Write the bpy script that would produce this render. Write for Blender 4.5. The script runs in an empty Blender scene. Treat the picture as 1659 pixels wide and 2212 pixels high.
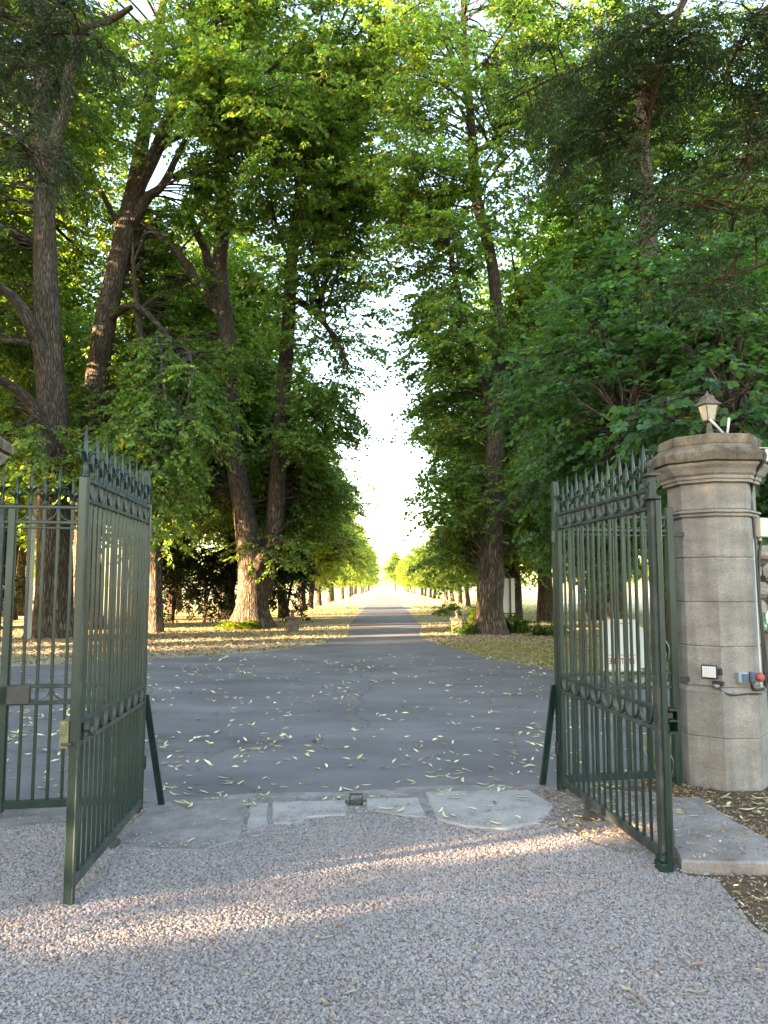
import bpy, math, random
import numpy as np
from mathutils import Vector

R = math.radians
rnd = random.Random(7)
sc = bpy.context.scene
COL = sc.collection

# ------------------------------------------------------------------ camera
CAM_H, PITCH, FPX, CX, CY = 1.6, R(5.5), 1662.0, 829.5, 1106.0   # measuring frame 1659 x 2212
cam_d = bpy.data.cameras.new('camera')
cam_d.sensor_fit = 'VERTICAL'
cam_d.sensor_height = 34.6
cam_d.lens = FPX / 2212.0 * 34.6
cam_d.clip_start, cam_d.clip_end = 0.05, 3000
cam = bpy.data.objects.new('camera', cam_d)
COL.objects.link(cam)
cam.location = (0, 0, CAM_H)
cam.rotation_euler = (R(90) + PITCH, 0, 0)
sc.camera = cam

# ------------------------------------------------------------------ sky, sun, exposure
SUN_EL = R(9.6)
SUN_H = Vector((-0.925, -0.38, 0)).normalized()          # horizontal direction towards the sun
TO_SUN = (SUN_H * math.cos(SUN_EL) + Vector((0, 0, math.sin(SUN_EL)))).normalized()
w = bpy.data.worlds.new('World')
sc.world = w
w.use_nodes = True
nt = w.node_tree
bg = nt.nodes['Background']
sky = nt.nodes.new('ShaderNodeTexSky')
sky.sky_type = 'NISHITA'
sky.sun_disc = False
sky.sun_elevation = SUN_EL
sky.sun_rotation = math.atan2(SUN_H.x, SUN_H.y)
sky.air_density, sky.dust_density, sky.ozone_density = 1.0, 1.6, 1.0
nt.links.new(sky.outputs[0], bg.inputs[0])
bg.inputs[1].default_value = 0.112
sun_d = bpy.data.lights.new('sun', 'SUN')
sun_d.energy = 5.0
sun_d.angle = R(0.53)
sun_d.color = (1.0, 0.74, 0.49)
sun = bpy.data.objects.new('sun', sun_d)
COL.objects.link(sun)
sun.location = (-40, -16, 12)
sun.rotation_euler = TO_SUN.to_track_quat('Z', 'Y').to_euler()
sc.view_settings.view_transform = 'Standard'
sc.view_settings.look = 'None'
sc.view_settings.exposure = 4.05
sc.view_settings.gamma = 1.0
sc.view_settings.use_curve_mapping = False
sc.view_settings.use_white_balance = True             # the phone balanced for the shade
sc.view_settings.white_balance_temperature = 7400
sc.cycles.use_denoising = True
sc.cycles.max_bounces = 12
sc.cycles.diffuse_bounces = 8
sc.cycles.transmission_bounces = 10
sc.cycles.caustics_reflective = False
sc.cycles.caustics_refractive = False


# ------------------------------------------------------------------ measuring helpers
def ray(px, py):
    u, v = (px - CX) / FPX, (CY - py) / FPX
    return np.array([u, math.cos(PITCH) - math.sin(PITCH) * v, math.sin(PITCH) + math.cos(PITCH) * v])


def at(px, py, Y):
    d = ray(px, py)
    return np.array([0, 0, CAM_H]) + d * (Y / d[1])


def gnd(px, py, z=0.0):
    d = ray(px, py)
    return np.array([0, 0, CAM_H]) + d * ((z - CAM_H) / d[2])


def on_plane(px, py, p, n):
    d, o = ray(px, py), np.array([0, 0, CAM_H])
    t = np.dot(np.array(p) - o, n) / np.dot(d, n)
    return o + d * t


# ------------------------------------------------------------------ object helpers
def link(o, parent=None):
    COL.objects.link(o)
    if parent is not None:
        o.parent = parent
    return o


def tag(o, label=None, category=None, group=None, kind=None):
    if label: o['label'] = label
    if category: o['category'] = category
    if group: o['group'] = group
    if kind: o['kind'] = kind
    return o


def empty(name, loc=(0, 0, 0), rz=0.0):
    o = bpy.data.objects.new(name, None)
    o.empty_display_size = 0.2
    link(o)
    o.location = loc
    o.rotation_euler = (0, 0, rz)
    return o


def copy_tree(o, parent=None):
    c = o.copy()
    COL.objects.link(c)
    c.parent = parent
    for ch in list(o.children):
        copy_tree(ch, c)
    return c


def add_mesh(name, V, F, mat, parent=None, smooth=False, col=None, uv=None):
    me = bpy.data.meshes.new(name)
    if isinstance(F, np.ndarray):
        n, k = F.shape
        me.vertices.add(len(V))
        me.vertices.foreach_set('co', np.asarray(V, np.float32).ravel())
        me.loops.add(n * k)
        me.loops.foreach_set('vertex_index', F.astype(np.int32).ravel())
        me.polygons.add(n)
        me.polygons.foreach_set('loop_start', np.arange(0, n * k, k, dtype=np.int32))
        me.update(calc_edges=True)
    else:
        me.from_pydata([tuple(map(float, v)) for v in V], [], [tuple(map(int, f)) for f in F])
    if col is not None:
        a = me.color_attributes.new('tint', 'FLOAT_COLOR', 'POINT')
        c4 = np.ones((len(V), 4), np.float32)
        c4[:, :3] = col
        a.data.foreach_set('color', c4.ravel())
    if uv is not None:
        a = me.attributes.new('bark', 'FLOAT_VECTOR', 'POINT')
        a.data.foreach_set('vector', np.asarray(uv, np.float32).ravel())
    if smooth:
        me.polygons.foreach_set('use_smooth', np.ones(len(me.polygons), dtype=bool))
    me.materials.append(mat)
    me.update()
    o = bpy.data.objects.new(name, me)
    link(o, parent)
    return o


class MB:
    """collects shapes that make ONE part"""
    def __init__(self):
        self.v, self.f = [], []

    def add(self, V, F):
        b = len(self.v)
        self.v += [tuple(map(float, p)) for p in V]
        self.f += [tuple(int(i) + b for i in f) for f in F]
        return self

    def box(self, c, s, bev=0.0, M=None):
        c, h = np.array(c, float), np.array(s, float) / 2
        if bev <= 0:
            V = [c + h * np.array(q) for q in [(-1,-1,-1),(1,-1,-1),(1,1,-1),(-1,1,-1),(-1,-1,1),(1,-1,1),(1,1,1),(-1,1,1)]]
            F = [(0,3,2,1),(4,5,6,7),(0,1,5,4),(1,2,6,5),(2,3,7,6),(3,0,4,7)]
        else:
            V, idx = [], {}
            for sx in (-1, 1):
                for sy in (-1, 1):
                    for sz in (-1, 1):
                        for ax in range(3):
                            p = np.array([sx, sy, sz], float) * h
                            q = p.copy()
                            for k in range(3):
                                if k != ax:
                                    q[k] -= (sx, sy, sz)[k] * bev
                            idx[(sx, sy, sz, ax)] = len(V)
                            V.append(c + q)
            F = []
            for ax in range(3):
                a, b = (ax + 1) % 3, (ax + 2) % 3
                for s in (-1, 1):
                    loop = []
                    for sa, sb in ((-1,-1),(1,-1),(1,1),(-1,1)):
                        k = [0, 0, 0]; k[ax] = s; k[a] = sa; k[b] = sb
                        loop.append(idx[(*k, ax)])
                    F.append(tuple(loop if s > 0 else loop[::-1]))
            for ax in range(3):
                a, b = (ax + 1) % 3, (ax + 2) % 3
                for sa in (-1, 1):
                    for sb in (-1, 1):
                        def K(s, axx):
                            k = [0, 0, 0]; k[ax] = s; k[a] = sa; k[b] = sb
                            return idx[(*k, axx)]
                        q = (K(-1, a), K(1, a), K(1, b), K(-1, b))
                        F.append(q if sa * sb < 0 else q[::-1])
            for sx in (-1, 1):
                for sy in (-1, 1):
                    for sz in (-1, 1):
                        t = tuple(idx[(sx, sy, sz, ax)] for ax in range(3))
                        F.append(t if sx * sy * sz > 0 else t[::-1])
        if M is not None:
            V = [M(p) for p in V]
        return self.add(V, F)

    def tube(self, pts, r, segs=8, caps=True):
        V, F, _ = tube_arrays(np.array(pts, float), np.array([r] * len(pts) if np.isscalar(r) else r, float), segs)
        b = len(self.v)
        self.add(V, F)
        if caps:
            n = len(pts)
            self.f.append(tuple(b + i for i in range(segs))[::-1])
            self.f.append(tuple(b + (n - 1) * (segs + 1) + i for i in range(segs)))
        return self

    def lathe(self, prof, segs=16, c=(0, 0, 0), a0=0.0):
        """prof: (radius, z) from bottom to top; closed with caps"""
        c = np.array(c, float)
        V, F = [], []
        for r, z in prof:
            for i in range(segs):
                a = a0 + 2 * math.pi * i / segs
                V.append(c + np.array([r * math.cos(a), r * math.sin(a), z]))
        for j in range(len(prof) - 1):
            for i in range(segs):
                k = (i + 1) % segs
                F.append((j * segs + i, j * segs + k, (j + 1) * segs + k, (j + 1) * segs + i))
        F.append(tuple(range(segs))[::-1])
        F.append(tuple((len(prof) - 1) * segs + i for i in range(segs)))
        return self.add(V, F)

    def build(self, name, mat, parent=None, smooth=False):
        return add_mesh(name, self.v, self.f, mat, parent, smooth)


def spline(pts, n=6):
    """Catmull-Rom through the rows of pts (any number of columns)"""
    P = np.array(pts, float)
    if len(P) < 3:
        t = np.linspace(0, 1, n + 1)[:, None]
        return P[0] * (1 - t) + P[-1] * t
    Q = np.vstack([2 * P[0] - P[1], P, 2 * P[-1] - P[-2]])
    out = []
    for i in range(1, len(Q) - 2):
        for t in np.linspace(0, 1, n, endpoint=False):
            a, b, c, d = Q[i - 1], Q[i], Q[i + 1], Q[i + 2]
            out.append(0.5 * (2 * b + (c - a) * t + (2 * a - 5 * b + 4 * c - d) * t * t + (3 * b - a - 3 * c + d) * t ** 3))
    out.append(P[-1])
    return np.array(out)


def tube_arrays(P, rad, segs, lump=0.0, seed=0):
    n = len(P)
    T = np.gradient(P, axis=0)
    T /= np.linalg.norm(T, axis=1)[:, None] + 1e-9
    U = np.zeros_like(P)
    ref = np.array([0, 1.0, 0]) if abs(T[0][1]) < 0.9 else np.array([1.0, 0, 0])
    u = ref - T[0] * np.dot(ref, T[0])
    for i in range(n):
        u = u - T[i] * np.dot(u, T[i])
        u /= np.linalg.norm(u) + 1e-9
        U[i] = u
    W = np.cross(T, U)
    th = np.linspace(0, 2 * math.pi, segs + 1)
    s = np.concatenate([[0], np.cumsum(np.linalg.norm(np.diff(P, axis=0), axis=1))])
    rr = np.repeat(rad[:, None], segs + 1, 1)
    if lump > 0:
        r0 = np.random.RandomState(seed)
        for k in range(2, 9):
            a, ph, fz = r0.uniform(0.3, 1), r0.uniform(0, 6.28), r0.uniform(-0.8, 0.8)
            rr = rr * (1 + lump * a / k ** 0.5 * np.sin(k * th[None, :] + ph + fz * s[:, None]))
        rr[:, -1] = rr[:, 0]
    V = P[:, None, :] + rr[:, :, None] * (np.cos(th)[None, :, None] * U[:, None, :] + np.sin(th)[None, :, None] * W[:, None, :])
    i, j = np.meshgrid(np.arange(n - 1), np.arange(segs), indexing='ij')
    a = i * (segs + 1) + j
    F = np.stack([a, a + 1, a + segs + 2, a + segs + 1], -1).reshape(-1, 4)
    circ = 2 * math.pi * max(rad.mean(), 0.01)
    uv = np.stack([np.repeat(th[None, :] / (2 * math.pi) * circ, n, 0), np.repeat(s[:, None], segs + 1, 1), np.full((n, segs + 1), float(seed % 17))], -1)
    return V.reshape(-1, 3), F, uv.reshape(-1, 3)


# ------------------------------------------------------------------ materials
def new_mat(name):
    m = bpy.data.materials.new(name)
    m.use_nodes = True
    t = m.node_tree
    return m, t, t.nodes['Principled BSDF']


def N(t, kind, **kw):
    n = t.nodes.new(kind)
    for k, v in kw.items():
        setattr(n, k, v)
    return n


def ramp(t, stops):
    r = t.nodes.new('ShaderNodeValToRGB')
    e = r.color_ramp.elements
    while len(e) > 1:
        e.remove(e[-1])
    e[0].position, e[0].color = stops[0][0], (*stops[0][1], 1)
    for p, c in stops[1:]:
        x = e.new(p)
        x.color = (*c, 1)
    return r


def surf(name, stops, scale=8.0, detail=8.0, rough=0.8, bump=0.3, bscale=40.0, dist=0.01, metal=0.0, spec=0.4, fine=None, stretch=(1, 1, 1), streak=None):
    """a noise-coloured surface with fine relief"""
    m, t, p = new_mat(name)
    tc = N(t, 'ShaderNodeTexCoord')
    mp = N(t, 'ShaderNodeMapping')
    mp.inputs['Scale'].default_value = stretch
    t.links.new(tc.outputs['Object'], mp.inputs[0])
    n1 = N(t, 'ShaderNodeTexNoise')
    n1.inputs['Scale'].default_value = scale
    n1.inputs['Detail'].default_value = detail
    n1.inputs['Roughness'].default_value = 0.65
    t.links.new(mp.outputs[0], n1.inputs[0])
    r = ramp(t, stops)
    t.links.new(n1.outputs[0], r.inputs[0])
    colour = r.outputs[0]
    n2 = N(t, 'ShaderNodeTexNoise')
    n2.inputs['Scale'].default_value = bscale
    n2.inputs['Detail'].default_value = 6
    n2.inputs['Roughness'].default_value = 0.7
    t.links.new(mp.outputs[0], n2.inputs[0])
    if fine:
        mx = N(t, 'ShaderNodeMix', data_type='RGBA', blend_type='MULTIPLY')
        mx.inputs[0].default_value = 1.0
        fr = ramp(t, [(0.3, (fine,) * 3), (0.7, (1.25,) * 3)])
        t.links.new(n2.outputs[0], fr.inputs[0])
        t.links.new(colour, mx.inputs[6])
        t.links.new(fr.outputs[0], mx.inputs[7])
        colour = mx.outputs[2]
    if streak:                                                # run-off stains
        m3 = N(t, 'ShaderNodeMapping')
        m3.inputs['Scale'].default_value = (1, 1, 0.12)
        t.links.new(tc.outputs['Object'], m3.inputs[0])
        n3 = N(t, 'ShaderNodeTexNoise')
        n3.inputs['Scale'].default_value = 9
        n3.inputs['Detail'].default_value = 5
        t.links.new(m3.outputs[0], n3.inputs[0])
        sr = ramp(t, [(0.38, (streak,) * 3), (0.6, (1.1, 1.08, 1.05))])
        t.links.new(n3.outputs[0], sr.inputs[0])
        my = N(t, 'ShaderNodeMix', data_type='RGBA', blend_type='MULTIPLY')
        my.inputs[0].default_value = 1
        t.links.new(colour, my.inputs[6])
        t.links.new(sr.outputs[0], my.inputs[7])
        colour = my.outputs[2]
    t.links.new(colour, p.inputs['Base Color'])
    b = N(t, 'ShaderNodeBump')
    b.inputs['Strength'].default_value = bump
    b.inputs['Distance'].default_value = dist
    t.links.new(n2.outputs[0], b.inputs['Height'])
    t.links.new(b.outputs[0], p.inputs['Normal'])
    p.inputs['Roughness'].default_value = rough
    p.inputs['Metallic'].default_value = metal
    p.inputs['Specular IOR Level'].default_value = spec
    return m


def leaf_mat(name, trans=0.5, tcol=(1.34, 1.22, 0.38), rough=0.45, spec=0.35):
    m, t, p = new_mat(name)
    a = N(t, 'ShaderNodeAttribute', attribute_name='tint')
    t.links.new(a.outputs['Color'], p.inputs['Base Color'])
    p.inputs['Roughness'].default_value = rough
    p.inputs['Specular IOR Level'].default_value = spec
    tr = N(t, 'ShaderNodeBsdfTranslucent')
    mx = N(t, 'ShaderNodeMix', data_type='RGBA', blend_type='MULTIPLY')
    mx.inputs[0].default_value = 1
    mx.inputs[7].default_value = (*[2.0 * c for c in tcol], 1)
    t.links.new(a.outputs['Color'], mx.inputs[6])
    t.links.new(mx.outputs[2], tr.inputs[0])
    ms = N(t, 'ShaderNodeMixShader')
    ms.inputs[0].default_value = trans
    t.links.new(p.outputs[0], ms.inputs[1])
    t.links.new(tr.outputs[0], ms.inputs[2])
    t.links.new(ms.outputs[0], t.nodes['Material Output'].inputs[0])
    return m


def tint_mat(name, rough=0.85, spec=0.2):
    m, t, p = new_mat(name)
    a = N(t, 'ShaderNodeAttribute', attribute_name='tint')
    t.links.new(a.outputs['Color'], p.inputs['Base Color'])
    p.inputs['Roughness'].default_value = rough
    p.inputs['Specular IOR Level'].default_value = spec
    return m


def bark_mat(name, dark, light, moss=0.0):
    m, t, p = new_mat(name)
    a = N(t, 'ShaderNodeAttribute', attribute_name='bark')
    mp = N(t, 'ShaderNodeMapping')
    mp.inputs['Scale'].default_value = (1.0, 0.11, 1.0)
    t.links.new(a.outputs['Vector'], mp.inputs[0])
    nz = N(t, 'ShaderNodeTexNoise')
    nz.inputs['Scale'].default_value = 5
    nz.inputs['Detail'].default_value = 4
    t.links.new(mp.outputs[0], nz.inputs[0])
    ad = N(t, 'ShaderNodeMix', data_type='RGBA', blend_type='LINEAR_LIGHT')
    ad.inputs[0].default_value = 0.09
    t.links.new(mp.outputs[0], ad.inputs[6])
    t.links.new(nz.outputs[1], ad.inputs[7])
    v = N(t, 'ShaderNodeTexVoronoi', feature='DISTANCE_TO_EDGE')
    v.inputs['Scale'].default_value = 24
    t.links.new(ad.outputs[2], v.inputs['Vector'])
    v2 = N(t, 'ShaderNodeTexNoise')
    v2.inputs['Scale'].default_value = 60
    v2.inputs['Detail'].default_value = 6
    t.links.new(mp.outputs[0], v2.inputs[0])
    mr = N(t, 'ShaderNodeMapRange')
    mr.inputs[1].default_value, mr.inputs[2].default_value = 0.0, 0.30
    t.links.new(v.outputs[0], mr.inputs[0])
    mul = N(t, 'ShaderNodeMath', operation='MULTIPLY_ADD')
    mul.inputs[1].default_value = 0.45
    t.links.new(v2.outputs[0], mul.inputs[0])
    t.links.new(mr.outputs[0], mul.inputs[2])
    r = ramp(t, [(0.25, dark), (0.75, tuple(0.6 * d + 0.4 * l for d, l in zip(dark, light))), (1.25, light)])
    r2 = N(t, 'ShaderNodeMapRange')
    r2.inputs[2].default_value = 1.4
    t.links.new(mul.outputs[0], r2.inputs[0])
    r = ramp(t, [(0.12, dark), (0.5, tuple(0.5 * d + 0.5 * l for d, l in zip(dark, light))), (0.95, light)])
    t.links.new(r2.outputs[0], r.inputs[0])
    tc = N(t, 'ShaderNodeTexCoord')
    big = N(t, 'ShaderNodeTexNoise')
    big.inputs['Scale'].default_value = 1.3
    big.inputs['Detail'].default_value = 5
    t.links.new(tc.outputs['Object'], big.inputs[0])
    br = ramp(t, [(0.35, (0.75, 0.72, 0.62)), (0.65, (1.15, 1.12, 1.1))])
    t.links.new(big.outputs[0], br.inputs[0])
    mx = N(t, 'ShaderNodeMix', data_type='RGBA', blend_type='MULTIPLY')
    mx.inputs[0].default_value = 1
    t.links.new(r.outputs[0], mx.inputs[6])
    t.links.new(br.outputs[0], mx.inputs[7])
    t.links.new(mx.outputs[2], p.inputs['Base Color'])
    b = N(t, 'ShaderNodeBump')
    b.inputs['Strength'].default_value = 1.0
    b.inputs['Distance'].default_value = 0.05
    t.links.new(mul.outputs[0], b.inputs['Height'])
    t.links.new(b.outputs[0], p.inputs['Normal'])
    p.inputs['Roughness'].default_value = 0.9
    p.inputs['Specular IOR Level'].default_value = 0.2
    return m


M = {}
M['leaf'] = leaf_mat('lime_leaf')
M['leaf_dark'] = leaf_mat('evergreen_leaf', trans=0.15, tcol=(1.0, 1.1, 0.5), rough=0.5, spec=0.25)
M['needle'] = leaf_mat('conifer_needle', trans=0.12, tcol=(1.0, 1.1, 0.5), rough=0.6, spec=0.2)
M['bark'] = bark_mat('lime_bark', (0.026, 0.020, 0.016), (0.165, 0.135, 0.115))
M['bark_brown'] = bark_mat('conifer_bark', (0.04, 0.024, 0.017), (0.15, 0.092, 0.065))
M['ground'] = surf('dry_grass_ground', [(0.3, (0.25, 0.22, 0.145)), (0.5, (0.36, 0.315, 0.215)), (0.7, (0.45, 0.395, 0.275))], scale=1.4, rough=0.95, bump=0.7, bscale=45, dist=0.03, fine=0.7, spec=0.1)
M['asphalt'] = surf('asphalt', [(0.32, (0.126, 0.108, 0.111)), (0.5, (0.164, 0.143, 0.147)), (0.7, (0.204, 0.180, 0.184))], scale=0.55, rough=0.82, bump=0.5, bscale=190, dist=0.006, fine=0.55, spec=0.35)
m = M['asphalt']
t = m.node_tree
pb = t.nodes['Principled BSDF']
src = pb.inputs['Base Color'].links[0].from_socket
tc = N(t, 'ShaderNodeTexCoord')
mp = N(t, 'ShaderNodeMapping')
mp.inputs['Scale'].default_value = (0.3, 0.7, 1)
mp.inputs['Rotation'].default_value = (0, 0, 0.12)
t.links.new(tc.outputs['Object'], mp.inputs[0])
wn = N(t, 'ShaderNodeTexNoise')
wn.inputs['Scale'].default_value = 1.6
wn.inputs['Detail'].default_value = 7
wn.inputs['Distortion'].default_value = 0.6
t.links.new(mp.outputs[0], wn.inputs[0])
wr = ramp(t, [(0.36, (0.86, 0.86, 0.87)), (0.5, (1.0, 1.0, 1.0)), (0.62, (1.14, 1.13, 1.13))])
t.links.new(wn.outputs[0], wr.inputs[0])
mx = N(t, 'ShaderNodeMix', data_type='RGBA', blend_type='MULTIPLY')
mx.inputs[0].default_value = 1
t.links.new(src, mx.inputs[6])
t.links.new(wr.outputs[0], mx.inputs[7])
wob_ = N(t, 'ShaderNodeTexNoise')
wob_.inputs['Scale'].default_value = 1.1
wob_.inputs['Detail'].default_value = 6
t.links.new(tc.outputs['Object'], wob_.inputs[0])
ad = N(t, 'ShaderNodeMix', data_type='RGBA', blend_type='LINEAR_LIGHT')
ad.inputs[0].default_value = 0.55
t.links.new(tc.outputs['Object'], ad.inputs[6])
t.links.new(wob_.outputs[1], ad.inputs[7])
cv = N(t, 'ShaderNodeTexVoronoi', feature='DISTANCE_TO_EDGE')
cv.inputs['Scale'].default_value = 0.2
t.links.new(ad.outputs[2], cv.inputs['Vector'])
cr = ramp(t, [(0.0, (0.74, 0.73, 0.72)), (0.003, (0.86, 0.85, 0.84)), (0.007, (1, 1, 1))])
t.links.new(cv.outputs[0], cr.inputs[0])
mx2 = N(t, 'ShaderNodeMix', data_type='RGBA', blend_type='MULTIPLY')
mx2.inputs[0].default_value = 1
t.links.new(mx.outputs[2], mx2.inputs[6])
t.links.new(cr.outputs[0], mx2.inputs[7])
t.links.new(mx2.outputs[2], pb.inputs['Base Color'])
M['gravel_bed'] = surf('gravel_bed', [(0.3, (0.185, 0.155, 0.143)), (0.6, (0.255, 0.216, 0.20))], scale=30, rough=0.95, bump=0.6, bscale=160, dist=0.008, fine=0.5, spec=0.1)
M['pebble'] = tint_mat('pebble', 0.8, 0.25)
M['slab'] = surf('worn_threshold_stone', [(0.30, (0.17, 0.14, 0.115)), (0.44, (0.28, 0.25, 0.235)), (0.7, (0.36, 0.33, 0.315))], scale=4.5, rough=0.9, bump=0.5, bscale=70, dist=0.006, fine=0.75, spec=0.2)
M['concrete'] = surf('worn_concrete', [(0.3, (0.15, 0.125, 0.115)), (0.55, (0.235, 0.205, 0.195)), (0.75, (0.31, 0.28, 0.27))], scale=4, rough=0.92, bump=0.5, bscale=90, dist=0.005, fine=0.7, spec=0.2)
M['soil'] = surf('needle_soil', [(0.3, (0.075, 0.05, 0.034)), (0.55, (0.13, 0.085, 0.052)), (0.75, (0.19, 0.13, 0.08))], scale=14, rough=0.95, bump=0.8, bscale=120, dist=0.01, fine=0.6, spec=0.1)
M['stone'] = surf('pillar_stone', [(0.28, (0.172, 0.155, 0.145)), (0.5, (0.252, 0.230, 0.217)), (0.72, (0.325, 0.300, 0.284))], scale=2.6, rough=0.9, bump=0.65, bscale=60, dist=0.006, fine=0.62, spec=0.2, stretch=(1, 1, 2.2), streak=0.84)
M['stone_lichen'] = surf('lichen_stone', [(0.3, (0.075, 0.062, 0.048)), (0.45, (0.135, 0.112, 0.088)), (0.6, (0.19, 0.158, 0.125)), (0.75, (0.24, 0.185, 0.11))], scale=7, rough=0.95, bump=0.7, bscale=60, dist=0.008, fine=0.6, spec=0.15, streak=0.65)
M['rubble'] = surf('rubble_stone', [(0.3, (0.19, 0.165, 0.14)), (0.55, (0.34, 0.305, 0.265)), (0.75, (0.45, 0.41, 0.36))], scale=9, rough=0.92, bump=0.7, bscale=45, dist=0.01, fine=0.65, spec=0.15)
M['mortar'] = surf('mortar', [(0.3, (0.13, 0.115, 0.10)), (0.7, (0.24, 0.22, 0.195))], scale=12, rough=0.95, bump=0.5, bscale=80, fine=0.7, spec=0.1)
M['paint'] = surf('green_gate_paint', [(0.34, (0.004, 0.017, 0.014)), (0.5, (0.008, 0.027, 0.023)), (0.60, (0.017, 0.036, 0.032)), (0.70, (0.058, 0.060, 0.056)), (0.78, (0.085, 0.058, 0.042))], scale=6, rough=0.36, bump=0.25, bscale=90, dist=0.002, fine=0.8, spec=0.5, stretch=(1, 1, 0.35), streak=0.6)
M['paint_dusty'] = surf('dusty_gate_paint', [(0.3, (0.014, 0.022, 0.021)), (0.5, (0.030, 0.038, 0.036)), (0.72, (0.075, 0.076, 0.070))], scale=7, rough=0.6, bump=0.3, bscale=90, dist=0.002, fine=0.75, spec=0.4)
M['iron'] = surf('dark_iron', [(0.3, (0.018, 0.018, 0.018)), (0.7, (0.055, 0.05, 0.046))], scale=12, rough=0.5, bump=0.3, bscale=90, dist=0.002, spec=0.5)
M['brass'] = surf('worn_brass_paint', [(0.3, (0.10, 0.085, 0.05)), (0.55, (0.19, 0.165, 0.085)), (0.75, (0.24, 0.22, 0.13))], scale=16, rough=0.6, bump=0.3, bscale=90, dist=0.002, spec=0.4)
M['rust'] = surf('rusted_lantern_metal', [(0.3, (0.055, 0.042, 0.034)), (0.5, (0.105, 0.083, 0.068)), (0.75, (0.20, 0.17, 0.145))], scale=20, rough=0.8, bump=0.4, bscale=90, dist=0.003, spec=0.3)
M['aluminium'] = surf('pale_metal', [(0.3, (0.40, 0.40, 0.40)), (0.7, (0.55, 0.55, 0.54))], scale=10, rough=0.45, bump=0.1, spec=0.5)
M['white_plastic'] = surf('white_plastic', [(0.3, (0.60, 0.60, 0.60)), (0.7, (0.72, 0.71, 0.70))], scale=6, rough=0.5, bump=0.1, spec=0.4)
M['beige_plastic'] = surf('beige_plastic', [(0.3, (0.40, 0.38, 0.32)), (0.7, (0.50, 0.48, 0.41))], scale=8, rough=0.5, bump=0.1, spec=0.4)
M['grey_plastic'] = surf('grey_plastic', [(0.3, (0.21, 0.24, 0.28)), (0.7, (0.27, 0.30, 0.34))], scale=8, rough=0.45, bump=0.1, spec=0.4)
M['black_plastic'] = surf('black_plastic', [(0.3, (0.012, 0.012, 0.013)), (0.7, (0.028, 0.028, 0.03))], scale=10, rough=0.45, bump=0.1, spec=0.5)
M['red_plastic'] = surf('red_plastic', [(0.3, (0.26, 0.045, 0.03)), (0.7, (0.36, 0.08, 0.05))], scale=10, rough=0.5, bump=0.1, spec=0.4)
M['blue_plastic'] = surf('blue_grey_plastic', [(0.3, (0.05, 0.07, 0.12)), (0.7, (0.08, 0.10, 0.16))], scale=10, rough=0.5, bump=0.1, spec=0.4)
M['sign_green'] = surf('sign_green', [(0.3, (0.004, 0.20, 0.09)), (0.7, (0.006, 0.235, 0.11))], scale=5, rough=0.4, bump=0.03, spec=0.4)
M['sign_white'] = surf('sign_white', [(0.3, (0.74, 0.76, 0.75)), (0.7, (0.80, 0.81, 0.80))], scale=5, rough=0.4, bump=0.03, spec=0.4)
M['red_print'] = surf('red_print', [(0.3, (0.30, 0.02, 0.02)), (0.7, (0.38, 0.035, 0.03))], scale=9, rough=0.6, bump=0.03, spec=0.3)
M['pink_print'] = surf('pink_print', [(0.3, (0.55, 0.20, 0.19)), (0.7, (0.62, 0.30, 0.28))], scale=60, rough=0.6, bump=0.03, spec=0.3)
M['pole'] = surf('weathered_pole', [(0.3, (0.27, 0.235, 0.20)), (0.7, (0.40, 0.36, 0.31))], scale=5, rough=0.9, bump=0.4, bscale=50, fine=0.7, spec=0.2, stretch=(1, 1, 0.2))
M['glass'] = None
m, t, p = new_mat('lantern_glass')
p.inputs['Base Color'].default_value = (0.75, 0.68, 0.62, 1)
p.inputs['Roughness'].default_value = 0.25
p.inputs['Transmission Weight'].default_value = 0.75
p.inputs['IOR'].default_value = 1.45
M['glass'] = m
M['post_stone'] = surf('brown_post_stone', [(0.3, (0.075, 0.058, 0.042)), (0.5, (0.13, 0.105, 0.08)), (0.75, (0.21, 0.18, 0.14))], scale=6, rough=0.95, bump=0.7, bscale=40, dist=0.01, fine=0.6, spec=0.1)
M['litter'] = tint_mat('fallen_litter', 0.9, 0.1)
M['grass_blade'] = leaf_mat('grass_blade', trans=0.3, tcol=(1.0, 1.0, 0.5), rough=0.7, spec=0.15)


# ------------------------------------------------------------------ leaf builders
def unit(a):
    return a / (np.linalg.norm(a, axis=-1, keepdims=True) + 1e-9)


def leaf_arrays(P, T, Nn, L, W, col, round_=False, fold=0.12):
    """kite leaves (one folded quad) or round leaves (two quads either side of the midrib)"""
    n = len(P)
    B = unit(np.cross(Nn, T))
    L, W = L[:, None], W[:, None]
    if not round_:
        V = np.stack([P, P + T * L * 0.42 + B * W * 0.5 + Nn * W * fold, P + T * L, P + T * L * 0.42 - B * W * 0.5 + Nn * W * fold], 1)
        F = np.arange(n * 4).reshape(n, 4)
        C = np.repeat(col, 4, 0)
    else:
        V = np.stack([P, P + T * L * 0.18 + B * W * 0.42 + Nn * W * fold, P + T * L * 0.62 + B * W * 0.44 + Nn * W * fold * 0.7,
                      P + T * L - Nn * W * 0.1, P + T * L * 0.62 - B * W * 0.44 + Nn * W * fold * 0.7, P + T * L * 0.18 - B * W * 0.42 + Nn * W * fold], 1)
        b = np.arange(n)[:, None] * 6
        F = np.concatenate([b + np.array([[0, 1, 2, 3]]), b + np.array([[0, 3, 4, 5]])], 0)
        C = np.repeat(col, 6, 0)
    return V.reshape(-1, 3), F, C


def merge(parts):
    V, F, C, b = [], [], [], 0
    for v, f, c in parts:
        V.append(v); F.append(f + b); C.append(c); b += len(v)
    return np.concatenate(V), np.concatenate(F), np.concatenate(C)


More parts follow.
